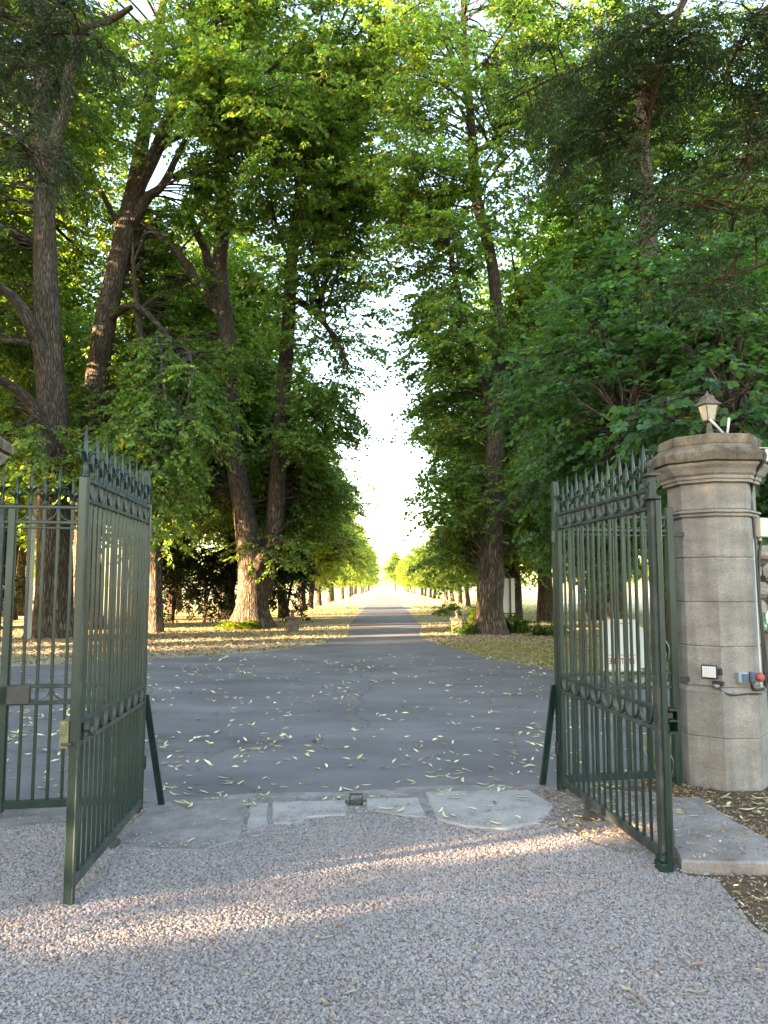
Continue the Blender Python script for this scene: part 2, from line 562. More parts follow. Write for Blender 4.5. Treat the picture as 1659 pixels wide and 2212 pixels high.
def leaf_colour(rs, n, base=(0.086, 0.160, 0.050), var=0.35, yellow=0.05):
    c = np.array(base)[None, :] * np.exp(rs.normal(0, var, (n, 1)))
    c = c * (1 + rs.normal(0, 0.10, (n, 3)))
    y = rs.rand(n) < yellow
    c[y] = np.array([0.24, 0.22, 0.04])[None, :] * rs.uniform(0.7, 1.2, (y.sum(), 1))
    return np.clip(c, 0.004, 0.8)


def grow(seed, limbs, env, n_branch, leaf=0.11, subs=7, twigs=5, per=7, colour=(0.086, 0.160, 0.050), bracts=0.12,
         round_=False, droop=0.25, sub_len=1.1, yellow=0.04, branch_r=0.018, keep=None, width=0.86, twig_k=0.62):
    """branches from the limbs out to points of the crown's lobes, flat sprays of twigs on them, leaves on the twigs.
    limbs: list of point arrays; env: lobes (cx, cy, cz, rx, ry, rz, weight)"""
    rs = np.random.RandomState(seed)
    env = np.array(env, float)
    S = np.concatenate([l[max(1, int(len(l) * 0.25)):] for l in limbs])
    wt = env[:, 6] / env[:, 6].sum()
    k = rs.choice(len(env), n_branch, p=wt)
    d = unit(rs.normal(0, 1, (n_branch, 3))) * (rs.rand(n_branch, 1) ** (1 / 3.0)) * 1.0
    tgt = env[k, :3] + d * env[k, 3:6]
    tubes, subP, subD, subL = [], [], [], []
    for q in tgt:
        c = np.linalg.norm(S - q, axis=1) + 0.9 * np.maximum(0, S[:, 2] - q[2])
        i = np.argsort(c)[:6]
        s = S[i[rs.randint(len(i))]]
        v = q - s
        ln = np.linalg.norm(v) + 1e-6
        mid = s + v * 0.5 + np.array([0, 0, 0.16 * ln]) + rs.normal(0, 0.09 * ln, 3)
        tt = np.linspace(0, 1, 7)[:, None]
        path = s * (1 - tt) ** 2 + 2 * mid * tt * (1 - tt) + q * tt ** 2
        r0 = min(0.10, branch_r * (0.7 + ln * 0.45))
        tubes.append((path, r0 * (1 - 0.85 * tt[:, 0]) + 0.004))
        ns = max(3, int(subs * min(1.6, 0.45 + ln * 0.22)))
        t = rs.uniform(0.25, 1.0, ns)
        t[0] = 1.0
        pp = s[None] * ((1 - t) ** 2)[:, None] + 2 * mid[None] * (t * (1 - t))[:, None] + q[None] * (t ** 2)[:, None]
        dv = unit(2 * (1 - t)[:, None] * (mid - s)[None] + 2 * t[:, None] * (q - mid)[None])
        side = unit(np.cross(dv, np.array([0, 0, 1.0])[None]) + rs.normal(0, 0.15, (ns, 3)))
        ang = rs.uniform(0.25, 1.25, ns) * rs.choice([-1, 1], ns)
        ang[0] = 0
        sd = unit(dv * np.cos(ang)[:, None] + side * np.sin(ang)[:, None] + rs.normal(0, 0.22, (ns, 3)) + np.array([0, 0, -droop * 0.5]))
        subP.append(pp); subD.append(sd); subL.append(sub_len * rs.uniform(0.55, 1.25, ns))
    P, D, L = np.concatenate(subP), np.concatenate(subD), np.concatenate(subL)
    for j in range(len(P)):                                   # the sub-branches get thin wood too
        tubes.append((np.stack([P[j], P[j] + D[j] * L[j] * 0.5 + np.array([0, 0, -0.02]), P[j] + D[j] * L[j] + np.array([0, 0, -droop * L[j] * 0.35])]), np.array([0.012, 0.008, 0.004]) * (leaf / 0.11)))
    n = len(P)
    t = rs.uniform(0.1, 1.0, (n, twigs))
    tp = P[:, None] + D[:, None] * (L[:, None] * t)[..., None]
    tp[..., 2] -= droop * 0.35 * (L[:, None] * t ** 2)
    side = unit(np.cross(D, np.array([0, 0, 1.0])[None]))
    ang = rs.uniform(0.3, 1.2, (n, twigs)) * rs.choice([-1, 1], (n, twigs))
    td = unit(D[:, None] * np.cos(ang)[..., None] + side[:, None] * np.sin(ang)[..., None] + rs.normal(0, 0.18, (n, twigs, 3)) + np.array([0, 0, -droop]))
    tl = leaf * per * twig_k * rs.uniform(0.6, 1.2, (n, twigs))
    u = (np.arange(per) + 0.6)[None, None] / per * np.ones((n, twigs, 1)) + rs.normal(0, 0.03, (n, twigs, per))
    lp = tp[:, :, None] + td[:, :, None] * (tl[:, :, None] * u)[..., None]
    lp[..., 2] -= droop * 0.3 * tl[:, :, None] * u ** 2
    sgn = np.where(np.arange(per) % 2 == 0, 1, -1)[None, None, :, None]
    ts = unit(np.cross(td, np.array([0, 0, 1.0])))
    lt = unit(td[:, :, None] * 0.7 + ts[:, :, None] * sgn * 0.75 + rs.normal(0, 0.22, lp.shape) + np.array([0, 0, -0.30]))
    ln_ = unit(np.array([0, 0, 1.0]) + rs.normal(0, 0.42, lp.shape))
    lp, lt, ln_ = lp.reshape(-1, 3), lt.reshape(-1, 3), ln_.reshape(-1, 3)
    if keep is not None:
        kk = keep(lp)
        lp, lt, ln_ = lp[kk], lt[kk], ln_[kk]
    ln_ = unit(ln_ - lt * np.sum(ln_ * lt, 1, keepdims=True))
    m_ = len(lp)
    tone = np.repeat(np.exp(rs.normal(0, 0.16, (m_ // 35 + 1, 1))), 35, 0)[:m_]
    col = leaf_colour(rs, m_, colour, 0.22, yellow) * tone
    sz = leaf * rs.uniform(0.75, 1.25, m_)
    parts = [leaf_arrays(lp, lt, ln_, sz, sz * width, col, round_)]
    if bracts > 0:
        b = rs.rand(m_) < bracts
        nb = b.sum()
        bt = unit(rs.normal(0, 0.45, (nb, 3)) + np.array([0, 0, -1.0]))
        bn = unit(rs.normal(0, 1, (nb, 3)))
        bn = unit(bn - bt * np.sum(bn * bt, 1, keepdims=True))
        bc = np.array([0.30, 0.34, 0.11])[None] * rs.uniform(0.7, 1.25, (nb, 1))
        V, F, C = leaf_arrays(lp[b] + rs.normal(0, 0.03, (nb, 3)), bt, bn, leaf * rs.uniform(0.7, 1.1, nb), leaf * 0.2 * np.ones(nb), bc)
        if round_:                                            # same face size as the rest: quads either way
            pass
        parts.append((V, F, C))
    return tubes, merge(parts)


def wood_arrays(tubes, segs=5):
    V, F, U, b = [], [], [], 0
    for i, (p, r) in enumerate(tubes):
        v, f, u = tube_arrays(p, r, segs if len(p) > 3 else 3, seed=i)
        V.append(v); F.append(f + b); U.append(u); b += len(v)
    return np.concatenate(V), np.concatenate(F), np.concatenate(U)


def limb_px(pts, base_Y):
    """pts: (px, py, width_px, dY); returns smooth path and radii in metres"""
    rows = []
    for px, py, wpx, dy in pts:
        p = at(px, py, base_Y + dy)
        rows.append([*p, wpx / FPX * (base_Y + dy) / 2])
    s = spline(rows, 6)
    return s[:, :3], np.maximum(s[:, 3], 0.012)


def hero_tree(name, label, base_Y, trunk, limbs, env, n_branch, seed, mat='bark', leafmat='leaf', group=None, lump=0.035, flare=1.45, hollow=0.9, **kw):
    tp, tr = limb_px(trunk, base_Y)
    base = np.array([tp[0][0], tp[0][1], 0.0])
    ext = np.clip(1 - (tp[:, 2]) / 1.1, 0, 1) ** 2
    tr = tr * (1 + (flare - 1) * ext)
    tp = np.vstack([[tp[0][0], tp[0][1], -0.3], tp])
    tr = np.concatenate([[tr[0] * 1.05], tr])
    root = empty(name, base)
    tag(root, label, 'tree', group)
    segs = 28
    paths = [tp]
    V, F, U = tube_arrays(tp, tr, segs, lump, seed)
    add_mesh('trunk', V - base, F, M[mat], root, True, uv=U)
    for i, l in enumerate(limbs):
        lp, lr = limb_px(l, base_Y)
        V, F, U = tube_arrays(lp, lr, 14, 0.03, seed + i + 1)
        add_mesh('limb', V - base, F, M[mat], root, True, uv=U)
        paths.append(lp)
    wood = np.concatenate([q[::2] for q in paths])
    def bare(q):                                              # the inside of the crown is bare round the limbs
        out = np.ones(len(q), bool)
        for a in range(0, len(q), 20000):
            s_ = q[a:a + 20000]
            d2 = ((s_[:, None, :] - wood[None]) ** 2).sum(-1).min(1)
            out[a:a + 20000] = d2 > hollow ** 2
        return out
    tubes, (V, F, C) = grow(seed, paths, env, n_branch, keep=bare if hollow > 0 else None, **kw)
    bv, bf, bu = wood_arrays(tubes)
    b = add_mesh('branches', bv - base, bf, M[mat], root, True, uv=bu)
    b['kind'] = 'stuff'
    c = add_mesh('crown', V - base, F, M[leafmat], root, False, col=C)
    c['kind'] = 'stuff'
    return root


def free_tree(name, height, trunk_r, env, n_branch, seed, lean=0.0, fork=None, **kw):
    """a tree standing at the origin"""
    rs = np.random.RandomState(seed)
    z = np.linspace(-0.3, height * 0.82, 10)
    tp = np.stack([lean * z / height * 3 + rs.normal(0, 0.05, 10), rs.normal(0, 0.05, 10), z], 1)
    tr = trunk_r * (1 - 0.82 * np.clip(z, 0, None) / height) * (1 + 0.4 * np.exp(-np.clip(z, 0, 9) * 3))
    root = empty(name)
    V, F, U = tube_arrays(tp, tr, 16, 0.04, seed)
    add_mesh('trunk', V, F, M['bark'], root, True, uv=U)
    tubes, (V, F, C) = grow(seed, [tp], env, n_branch, **kw)
    bv, bf, bu = wood_arrays(tubes, 4)
    b = add_mesh('branches', bv, bf, M['bark'], root, True, uv=bu)
    b['kind'] = 'stuff'
    c = add_mesh('crown', V, F, M['leaf'], root, False, col=C)
    c['kind'] = 'stuff'
    return root


# ================================================================== THE SETTING
def inside(poly, X, Y):
    poly = np.array(poly)[:, :2]
    r = np.zeros(len(X), bool)
    for (x0, y0), (x1, y1) in zip(poly, np.roll(poly, -1, 0)):
        c = ((y0 > Y) != (y1 > Y)) & (X < (x1 - x0) * (Y - y0) / (y1 - y0 + 1e-12) + x0)
        r ^= c
    return r


def sheet(name, poly, z, mat, kind='structure', parent=None):
    me = bpy.data.meshes.new(name)
    me.from_pydata([(float(p[0]), float(p[1]), z) for p in poly], [], [tuple(range(len(poly)))])
    me.materials.append(mat)
    if me.polygons[0].normal.z < 0:
        me.flip_normals()
    o = link(bpy.data.objects.new(name, me), parent)
    if kind: o['kind'] = kind
    return o


sheet('ground', [(-900, -120), (900, -120), (900, 1500), (-900, 1500)], 0.0, M['ground'])

ROAD_L = [gnd(*q) for q in [(150, 1744), (-60, 1762), (-500, 1790), (-700, 1452), (0, 1442), (160, 1434), (310, 1424), (450, 1417), (560, 1410), (650, 1398), (712, 1388), (750, 1376)]]
ROAD_R = [gnd(*q) for q in [(906, 1377), (926, 1386), (965, 1397), (1060, 1423), (1190, 1447), (1400, 1478), (1700, 1500), (2100, 1510), (2100, 1572), (1660, 1574), (1500, 1577), (1440, 1590), (1400, 1615), (1385, 1700)]]
def wob(pts, a, n=4, seed=1):
    r0 = random.Random(seed)
    out = []
    for p, q in zip(pts[:-1], pts[1:]):
        for i in range(n):
            t = i / n
            out.append(((p[0] * (1 - t) + q[0] * t) + r0.uniform(-a, a), (p[1] * (1 - t) + q[1] * t) + r0.uniform(-a, a)))
    out.append((pts[-1][0], pts[-1][1]))
    return out
far_l = [(-1.42, y) for y in (32, 45, 60, 80, 110, 150, 200, 280, 420)]
far_r = [(1.50, y) for y in (420, 280, 200, 150, 110, 80, 60, 45, 32)]
ROAD = wob(ROAD_L, 0.06, 5, 2) + wob(far_l, 0.05, 4, 3) + wob(far_r, 0.05, 4, 4) + wob(ROAD_R, 0.06, 5, 5)
sheet('road', ROAD, 0.006, M['asphalt'])

GRAVEL_PX = [(-420, 1800), (0, 1792), (140, 1782), (215, 1812), (250, 1826), (356, 1839), (437, 1839), (511, 1817), (530, 1800), (590, 1784), (641, 1780), (666, 1768), (752, 1762), (871, 1765), (925, 1769), (945, 1773), (1007, 1788), (1094, 1794), (1162, 1780), (1230, 1800), (1290, 1830), (1430, 1872), (1470, 1893), (1545, 1903), (1585, 1950), (1620, 2000), (1700, 2080)]
GRAVEL = [gnd(*q)[:2] for q in GRAVEL_PX] + [(2.2, 1.9), (2.4, -3.0), (-4.2, -3.0), (-4.2, 1.9)]
sheet('gravel_forecourt', wob(GRAVEL + [GRAVEL[0]], 0.02, 3, 6)[:-1], 0.010, M['gravel_bed'])
sheet('earth_verge', [(1.55, 4.6), (1.8, 3.6), (1.6, 0.5), (6, 0.5), (6, 7.4), (3.2, 7.5), (2.2, 6.6), (1.7, 6.2)], 0.003, M['soil'])
sheet('threshold_bed', [gnd(*q)[:2] for q in [(120, 1742), (300, 1738), (540, 1716), (760, 1712), (910, 1700), (1150, 1696), (1230, 1702), (1440, 1716), (1480, 1900), (1250, 1835), (1000, 1800), (600, 1800), (430, 1850), (240, 1838), (120, 1815), (-500, 1830), (-500, 1752)]], 0.008, M['concrete'])

# ------------------------------------------------------------------ threshold stones
def slab(px, z, name, label, mat='slab', cat='paving stone', group='threshold paving stones', seed=0, thick=0.12):
    poly = [gnd(*q, z) for q in px]
    r0 = random.Random(seed)
    n = 5
    ring = []
    for a, b in zip(poly, poly[1:] + poly[:1]):
        for i in range(n):
            t = i / n
            ring.append(np.array([a[0] * (1 - t) + b[0] * t + r0.uniform(-.008, .008), a[1] * (1 - t) + b[1] * t + r0.uniform(-.008, .008), 0]))
    c = sum(ring) / len(ring)
    V, F = [], []
    k = len(ring)
    for off, zz in ((0.0, -thick), (0.0, z - 0.012), (0.012, z)):
        for p in ring:
            d = c - p
            V.append(np.array([p[0], p[1], 0]) + d / (np.linalg.norm(d) + 1e-6) * off + np.array([0, 0, zz]) - np.array([c[0], c[1], 0]))
    for j in range(2):
        for i in range(k):
            F.append((j * k + i, j * k + (i + 1) % k, (j + 1) * k + (i + 1) % k, (j + 1) * k + i))
    F.append(tuple(2 * k + i for i in range(k)))
    o = add_mesh(name, V, F, M[mat])
    me = o.data
    if me.polygons[-1].normal.z < 0:
        me.flip_normals()
    o.location = (c[0], c[1], 0)
    tag(o, label, cat, group)
    return o, [(p[0], p[1]) for p in ring]

SLABS = []
for px, z, lab, mt, nm in [
    ([(536, 1723), (325, 1736), (291, 1771), (238, 1822), (356, 1836), (437, 1836), (511, 1815), (523, 1795)], 0.018, 'large worn concrete threshold slab at the foot of the left gate leaf', 'concrete', 'concrete_slab'),
    ([(541, 1735), (578, 1734), (579, 1793), (531, 1797)], 0.014, 'narrow grey threshold stone between the left concrete slab and the stepped stone', 'slab', 'threshold_stone'),
    ([(586, 1732), (748, 1727), (750, 1759), (666, 1765), (641, 1778), (589, 1778)], 0.022, 'pale threshold stone just left of the iron drop bolt box', 'slab', 'threshold_stone'),
    ([(790, 1724), (902, 1722), (923, 1764), (871, 1762), (791, 1744)], 0.020, 'pale threshold stone just right of the iron drop bolt box', 'slab', 'threshold_stone'),
    ([(919, 1709), (1143, 1705), (1199, 1740), (1162, 1775), (1094, 1790), (1007, 1784), (945, 1769)], 0.026, 'largest pale threshold stone, in front of the right gate leaf hinge', 'slab', 'threshold_stone')]:
    o, ring = slab(px, z, nm, lab, mt, seed=len(SLABS))
    SLABS.append(ring)
o, STEP = slab([(1449, 1723), (1507, 1720), (1573, 1764), (1640, 1800), (1745, 1861), (1659, 1861), (1560, 1861), (1468, 1859), (1452, 1800)], 0.075, 'concrete_step', 'raised worn concrete step beside the right gate leaf, with a rounded front edge', 'concrete', 'step', None, seed=9)

bx = empty('drop_bolt_box', gnd(769, 1737))
tag(bx, 'small rusty iron drop bolt socket sunk between the threshold stones', 'gate stop')
for nm, c, s in [('side_plate', (-.048, 0, .03), (.008, .13, .07)), ('side_plate', (.048, 0, .03), (.008, .13, .07)), ('base_plate', (0, 0, .008), (.088, .13, .016)), ('top_plate', (0, .05, .060), (.088, .03, .012)), ('end_plate', (0, -.05, .022), (.088, .008, .044))]:
    MB().box(c, s, .002).build(nm, M['iron'], bx)

# ================================================================== GATES
def finial_mesh(tall, big=1.0):
    m = MB()
    s = 0.12 if tall else 0.075
    tip = s + (0.15 if tall else 0.13)
    m.lathe([(.015, 0), (.015, .012), (.011, .018), (.011, s - .03), (.016, s - .02), (.012, s), (.0135, s + .02), (.010, s + .07), (.002, tip)], 8)
    for sg in (-1, 1):
        pts = spline([(0, 0, s - .035), (sg * .016, 0, s - .012), (sg * .032, 0, s + .006), (sg * .050, 0, s + .010), (sg * .062, 0, s + .003)], 3)
        m.tube(pts, np.interp(np.linspace(0, 1, len(pts)), [0, .5, 1], [.010, .010, .003]), 5)
        m.tube(pts * np.array([0, 0, 1]) + pts[:, [1, 0, 2]] * np.array([1, .7, 0]), np.interp(np.linspace(0, 1, len(pts)), [0, .5, 1], [.008, .007, .003]), 5)
    V = np.array(m.v) * np.array([big, big, 1.0])
    me = bpy.data.meshes.new('finial')
    me.from_pydata([tuple(v) for v in V], [], m.f)
    me.polygons.foreach_set('use_smooth', np.ones(len(me.polygons), dtype=bool))
    me.materials.append(M['paint'])
    return me

FIN_T, FIN_S, FIN_B = finial_mesh(True), finial_mesh(False), finial_mesh(True, 1.35)

def inst(name, me, parent, loc):
    o = bpy.data.objects.new(name, me)
    link(o, parent)
    o.location = loc
    return o

def scallop_mesh(r, depth):
    """a flat strip bent into a hanging half ring"""
    V, F, n = [], [], 14
    for i in range(n + 1):
        a = math.pi + math.pi * i / n
        for rr in (r, r - .007):
            for y in (-.014, .014):
                V.append((rr * math.cos(a), y, depth * math.sin(a) * rr / r))
    for i in range(n):
        b = i * 4
        for p, q in ((0, 1), (1, 3), (3, 2), (2, 0)):
            F.append((b + p, b + q, b + 4 + q, b + 4 + p))
    m = MB().add(V, F)
    me = bpy.data.meshes.new('scallop')
    me.from_pydata(m.v, [], m.f)
    me.materials.append(M['paint_dusty'])
    return me

Z_TOP, Z_2, Z_M1, Z_M2, Z_B = 2.165, 2.055, 0.90, 0.785, 0.10

def railing(root, x0, x1, n, y=0.0, zt=Z_TOP, third=False, bar_w=0.024, start_tall=True, dusty=True):
    """bars with spear finials, paired rails with hanging half rings; local x from x0 to x1"""
    pitch = (x1 - x0) / n
    L = x1 - x0
    cx = (x0 + x1) / 2
    rm = M['paint_dusty'] if dusty else M['paint']
    for z, h in ((zt, .022), (zt - .11, .022), (Z_M1, .024), (Z_M2, .024), (Z_B, .055)):
        MB().box((cx, y, z), (L, .034, h), .003).build('rail', rm, root)
    if third:
        MB().box((cx, y, zt - .15), (L, .03, .016), .003).build('rail', rm, root)
    bm = MB().box((0, 0, (zt - .012 + Z_B + .028) / 2), (bar_w, bar_w, zt - .024 - Z_B - .016), .002)
    me = bpy.data.meshes.new('bar')
    me.from_pydata(bm.v, [], bm.f)
    me.materials.append(M['paint'])
    sm = scallop_mesh(pitch * .97, .092)
    for i in range(1, n):
        x = x0 + i * pitch
        inst('bar', me, root, (x, y, 0))
        tall = (i % 2 == 0) == start_tall
        inst('finial', FIN_T if tall else FIN_S, root, (x, y, zt + .011))
        if i % 2 == 1 and x + pitch * .97 < x1:
            inst('scallop', sm, root, (x, y, zt - .010))
            inst('scallop', sm, root, (x, y, Z_M1 - .011))
    return pitch

def leaf_root(name, label, H, E):
    dx, dy = E[0] - H[0], E[1] - H[1]
    root = empty(name, (H[0], H[1], 0), math.atan2(dy, dx))
    tag(root, label, 'gate', 'open entrance gate leaves')
    return root, math.hypot(dx, dy)

# --- left leaf
gl, L = leaf_root('gate_leaf', 'left leaf of the open green iron gate, seen almost edge-on with a brass lock case', (-1.705, 5.56), (-1.586, 4.02))
railing(gl, 0.045, L - .06, 16, bar_w=.018)
MB().box((.022, 0, 1.12), (.044, .036, 2.14), .003).build('stile', M['paint'], gl)
MB().box((L - .028, 0, 1.09), (.056, .044, 2.17), .003).build('stile', M['paint'], gl)
MB().box((L - .004, .026, 1.09), (.030, .008, 2.16), .002).build('cover_strip', M['paint_dusty'], gl)
inst('finial', FIN_B, gl, (L - .03, 0, 2.176)); inst('finial', FIN_T, gl, (.022, 0, 2.19))
lk = MB().box((L - .035, -.045, .845), (.10, .045, .135), .004).build('lock_case', M['brass'], gl)
MB().box((L + .017, -.045, .875), (.008, .02, .06), .002).build('latch_plate', M['brass'], lk)
MB().box((L + .018, -.03, .80), (.014, .05, .016), .002).build('latch_bolt', M['iron'], lk)
kb = MB().tube([(L - .10, .02, .845), (L - .10, .055, .845)], .008, 8).build('knob_stem', M['iron'], gl)
k = MB().lathe([(.004, 0), (.022, .004), (.028, .014), (.02, .024), (.004, .027)], 12, (0, 0, 0)).build('door_knob', M['iron'], gl, True)
k.location = (L - .10, .05, .845); k.rotation_euler = (R(-90), 0, 0)
MB().box((L * .45, 0, .04), (.05, .03, .07), .003).build('foot', M['iron'], gl)

# --- right leaf
gr, L2 = leaf_root('gate_leaf', 'right leaf of the open green iron gate, light showing between its bars', (1.385, 6.12), (1.575, 4.46))
railing(gr, 0.045, L2 - .075, 16, start_tall=True, bar_w=.016)
MB().box((.022, 0, 1.12), (.044, .036, 2.14), .003).build('stile', M['paint'], gr)
MB().box((L2 - .030, 0, 1.07), (.060, .040, 2.06), .004).build('stile', M['paint_dusty'], gr)
MB().box((L2 + .008, .018, 1.05), (.014, .034, 2.10), .003).build('cover_strip', M['paint'], gr)
cp = MB().box((L2 - .036, 0, 2.115), (.10, .075, .02), .003).box((L2 - .036, 0, 2.25), (.10, .075, .016), .003).build('capital', M['paint_dusty'], gr)
for yy in (-.028, .028):
    for sg in (-1, 1):
        a = np.linspace(0, 4.4 * math.pi / 2, 16)
        rr = np.linspace(.030, .006, 16)
        pts = np.stack([L2 - .036 + sg * (.024 + rr * np.cos(a) - .030 + .012), np.full(16, yy), 2.20 + rr * np.sin(a)], 1)
        MB().tube(pts, .006, 5).build('volute', M['paint_dusty'], cp)
for sg in (-1, 1):
    pts = spline([(L2 - .036, 0, 2.255), (L2 - .036 + sg * .02, 0, 2.29), (L2 - .036 + sg * .045, 0, 2.33), (L2 - .036 + sg * .03, 0, 2.365), (L2 - .036 + sg * .055, 0, 2.375)], 4)
    MB().tube(pts, np.linspace(.012, .005, len(pts)), 6).build('scroll', M['paint_dusty'], cp)
MB().box((L2 - .036, 0, 2.18), (.05, .045, .12), .004).build('capital_core', M['paint_dusty'], cp)
bs = MB().box((L2 - .036, 0, .03), (.10, .068, .06), .006).box((L2 - .036, 0, .075), (.088, .060, .03), .01).box((L2 - .036, 0, .11), (.078, .052, .04), .012).build('stile_base', M['paint'], gr)
inst('finial', FIN_B, gr, (L2 - .12, 0, 2.176)); inst('finial', FIN_T, gr, (.022, 0, 2.19))
lk = MB().box((L2 - .02, .06, .90), (.09, .05, .012), .002).box((L2 - .02, .06, .84), (.09, .05, .012), .002).box((L2 - .02, .06, .775), (.09, .05, .012), .002).box((L2 - .062, .06, .84), (.010, .05, .14), .002).box((L2 - .02, .088, .84), (.09, .008, .14), .002).build('lock_case', M['paint'], gr)
MB().box((L2 - .03, .058, .865), (.05, .03, .035), .002).build('bolt', M['iron'], lk)
for zz, rr in ((1.22, .075), (.58, .08)):
    a = np.linspace(-1.45, 1.45, 12)
    MB().tube(np.stack([np.full(12, L2 - .036), .025 + .05 * np.cos(a), zz + rr * np.sin(a)], 1), .009, 7).build('pull_handle', M['paint'], gr, True)
MB().box((L2 - .03, .05, .42), (.02, .02, .78), .003).build('drop_bolt', M['iron'], gr)
MB().box((L2 * .30, 0, .035), (.045, .03, .075), .003).build('foot', M['iron'], gr)

# --- fixed side panels with hinge posts
def side_panel(name, label, A, B, n, brace_dx):
    dx, dy = B[0] - A[0], B[1] - A[1]
    root = empty(name, (A[0], A[1], 0), math.atan2(dy, dx))
    tag(root, label, 'railing', 'fixed railings either side of the gate')
    L = math.hypot(dx, dy)
    railing(root, .05, L - .05, n, third=True, dusty=False, bar_w=.020)
    MB().box((.022, 0, 1.215), (.05, .05, 2.45), .004).build('post', M['paint'], root)
    MB().box((L - .02, 0, 1.1), (.06, .055, 2.30), .004).build('post', M['paint'], root)
    c, s = math.cos(-math.atan2(dy, dx)), math.sin(-math.atan2(dy, dx))
    def loc(v): return (v[0] * c - v[1] * s, v[0] * s + v[1] * c)
    p = loc((brace_dx, .16))
    p0 = loc((brace_dx * .1, .03))
    u = np.array([p[0] - p0[0], p[1] - p0[1], -.80])
    m = MB().box((0, 0, 0), (.045, .03, 1.0))
    V = [np.array([q[0], q[1], 0]) + np.array([p0[0], p0[1], .82]) + u * (0.5 - q[2]) for q in m.v]
    add_mesh('brace', V, [f[::-1] for f in m.f], M['paint'], root)
    for z in (2.03, .84):
        MB().box((L + .07, 0, z), (.14, .03, .04), .003).build('wall_tie', M['iron'], root)
    for z in (1.95, .30):
        MB().lathe([(.018, 0), (.018, .09)], 8, (-.015, -.03, z)).build('hinge', M['paint'], root)
    return root, L

pr, Lr = side_panel('side_railing', 'fixed green railing between the right gate leaf and the stone pillar', (1.36, 6.18), (2.385, 6.38), 10, -.09)
pl, Ll = side_panel('side_railing', 'fixed green railing with dark lock case at the left edge beside the left gate leaf', (-1.73, 5.62), (-2.86, 5.42), 11, .11)
wk = MB().box((.86, .0, .845), (.20, .05, .13), .004).build('lock_case', M['iron'], pl)
MB().box((.90, -.03, .845), (.13, .03, .07), .004).build('lock_cover', M['iron'], wk)
MB().box((.93, 0, 1.10), (.05, .05, 2.1), .003).build('wicket_stile', M['paint'], pl)
MB().box((1.00, 0, 1.10), (.045, .05, 2.1), .003).build('wicket_stile', M['paint_dusty'], pl)

for px, py, lab in [(238, 1830, 'dark rounded iron gate stop on the gravel under the left gate leaf'), (1278, 1772, 'dark rounded iron gate stop under the right gate leaf')]:
    p = gnd(px, py)
    s = empty('gate_stop', p)
    tag(s, lab, 'gate stop')
    V, F = [], []
    for i in range(9):
        a = math.pi * i / 8
        for yy in (-.035, .035):
            V.append((.06 * math.cos(a), yy, .055 * math.sin(a)))
    for i in range(8):
        F.append((i * 2, i * 2 + 1, i * 2 + 3, i * 2 + 2))
    F.append(tuple(range(0, 18, 2))); F.append(tuple(range(1, 18, 2))[::-1])
    MB().add(V, F).build('stop_block', M['iron'], s)
    MB().box((0, 0, .006), (.17, .10, .012), .002).build('base_plate', M['iron'], s)

# ================================================================== PILLARS
RP, PC = 0.348, np.array([2.80, 6.55])
FACE0 = math.atan2(-PC[1], -PC[0]) + R(4.5)            # angle of the corner that faces the drive

def pillar(name, label, c, a0, details=True):
    root = empty(name, (c[0], c[1], 0))
    tag(root, label, 'pillar', 'stone gate pillars')
    def drum(nm, prof, mat='stone'):
        return MB().lathe(prof, 8, (0, 0, 0), a0).build(nm, M[mat], root)
    g = .009
    def course(z0, z1, r, nm='stone_block'):
        drum(nm, [(r - g, z0), (r, z0 + g), (r, z1 - g), (r - g, z1)])
    course(-.2, .40, .374, 'plinth'); course(.40, .745, .374, 'plinth')
    drum('plinth', [(.374, .745), (.374, .76), (RP + .004, .79), (RP - g, .795)])
    for z0, z1 in ((.795, 1.115), (1.115, 1.47), (1.47, 1.83), (1.83, 2.165)):
        course(z0, z1, RP)
    drum('moulding', [(RP - g, 2.165), (RP + .02, 2.17), (RP + .024, 2.185), (RP + .010, 2.195), (RP + .035, 2.20), (RP + .035, 2.215), (RP, 2.225)])
    course(2.225, 2.445, RP)
    drum('cap_moulding', [(RP - .01, 2.445), (.385, 2.448), (.385, 2.47), (.40, 2.475), (.402, 2.50), (.425, 2.515), (.448, 2.55), (.478, 2.58), (.482, 2.60), (.475, 2.604)])
    drum('cap_cornice', [(.49, 2.604), (.517, 2.61), (.520, 2.675), (.512, 2.685), (.425, 2.745), (.415, 2.757)], 'stone_lichen')
    drum('cap_block', [(.405, 2.757), (.412, 2.765), (.410, 2.832), (.398, 2.842), (.0, 2.848)], 'stone_lichen')
    return root

pil = pillar('gate_pillar', 'octagonal grey stone gate pillar with lantern on its cap at the right edge', PC, FACE0)
# the left pillar is only just in view
pil2 = pillar('gate_pillar', 'stone gate pillar at the left edge, only its cap corner in view', (-3.31, 5.62), R(33))

def face(k, dr=0.0):
    """outward frame of pillar face between corners k and k+1 (corner 0 faces the drive)"""
    a = FACE0 + (k + .5) * math.pi / 4
    n = np.array([math.cos(a), math.sin(a), 0])
    ap = (RP + dr) * math.cos(math.pi / 8)
    p = np.array([PC[0], PC[1], 0]) + n * ap
    return p, n

def frame_at(o, px, py, k):
    """put an empty on the pillar face so that local -y points out of it"""
    p, n = face(k)
    q = on_plane(px, py, p, n)
    o.location = q
    o.rotation_euler = (0, 0, math.atan2(n[1], n[0]) + R(90))
    return q, n

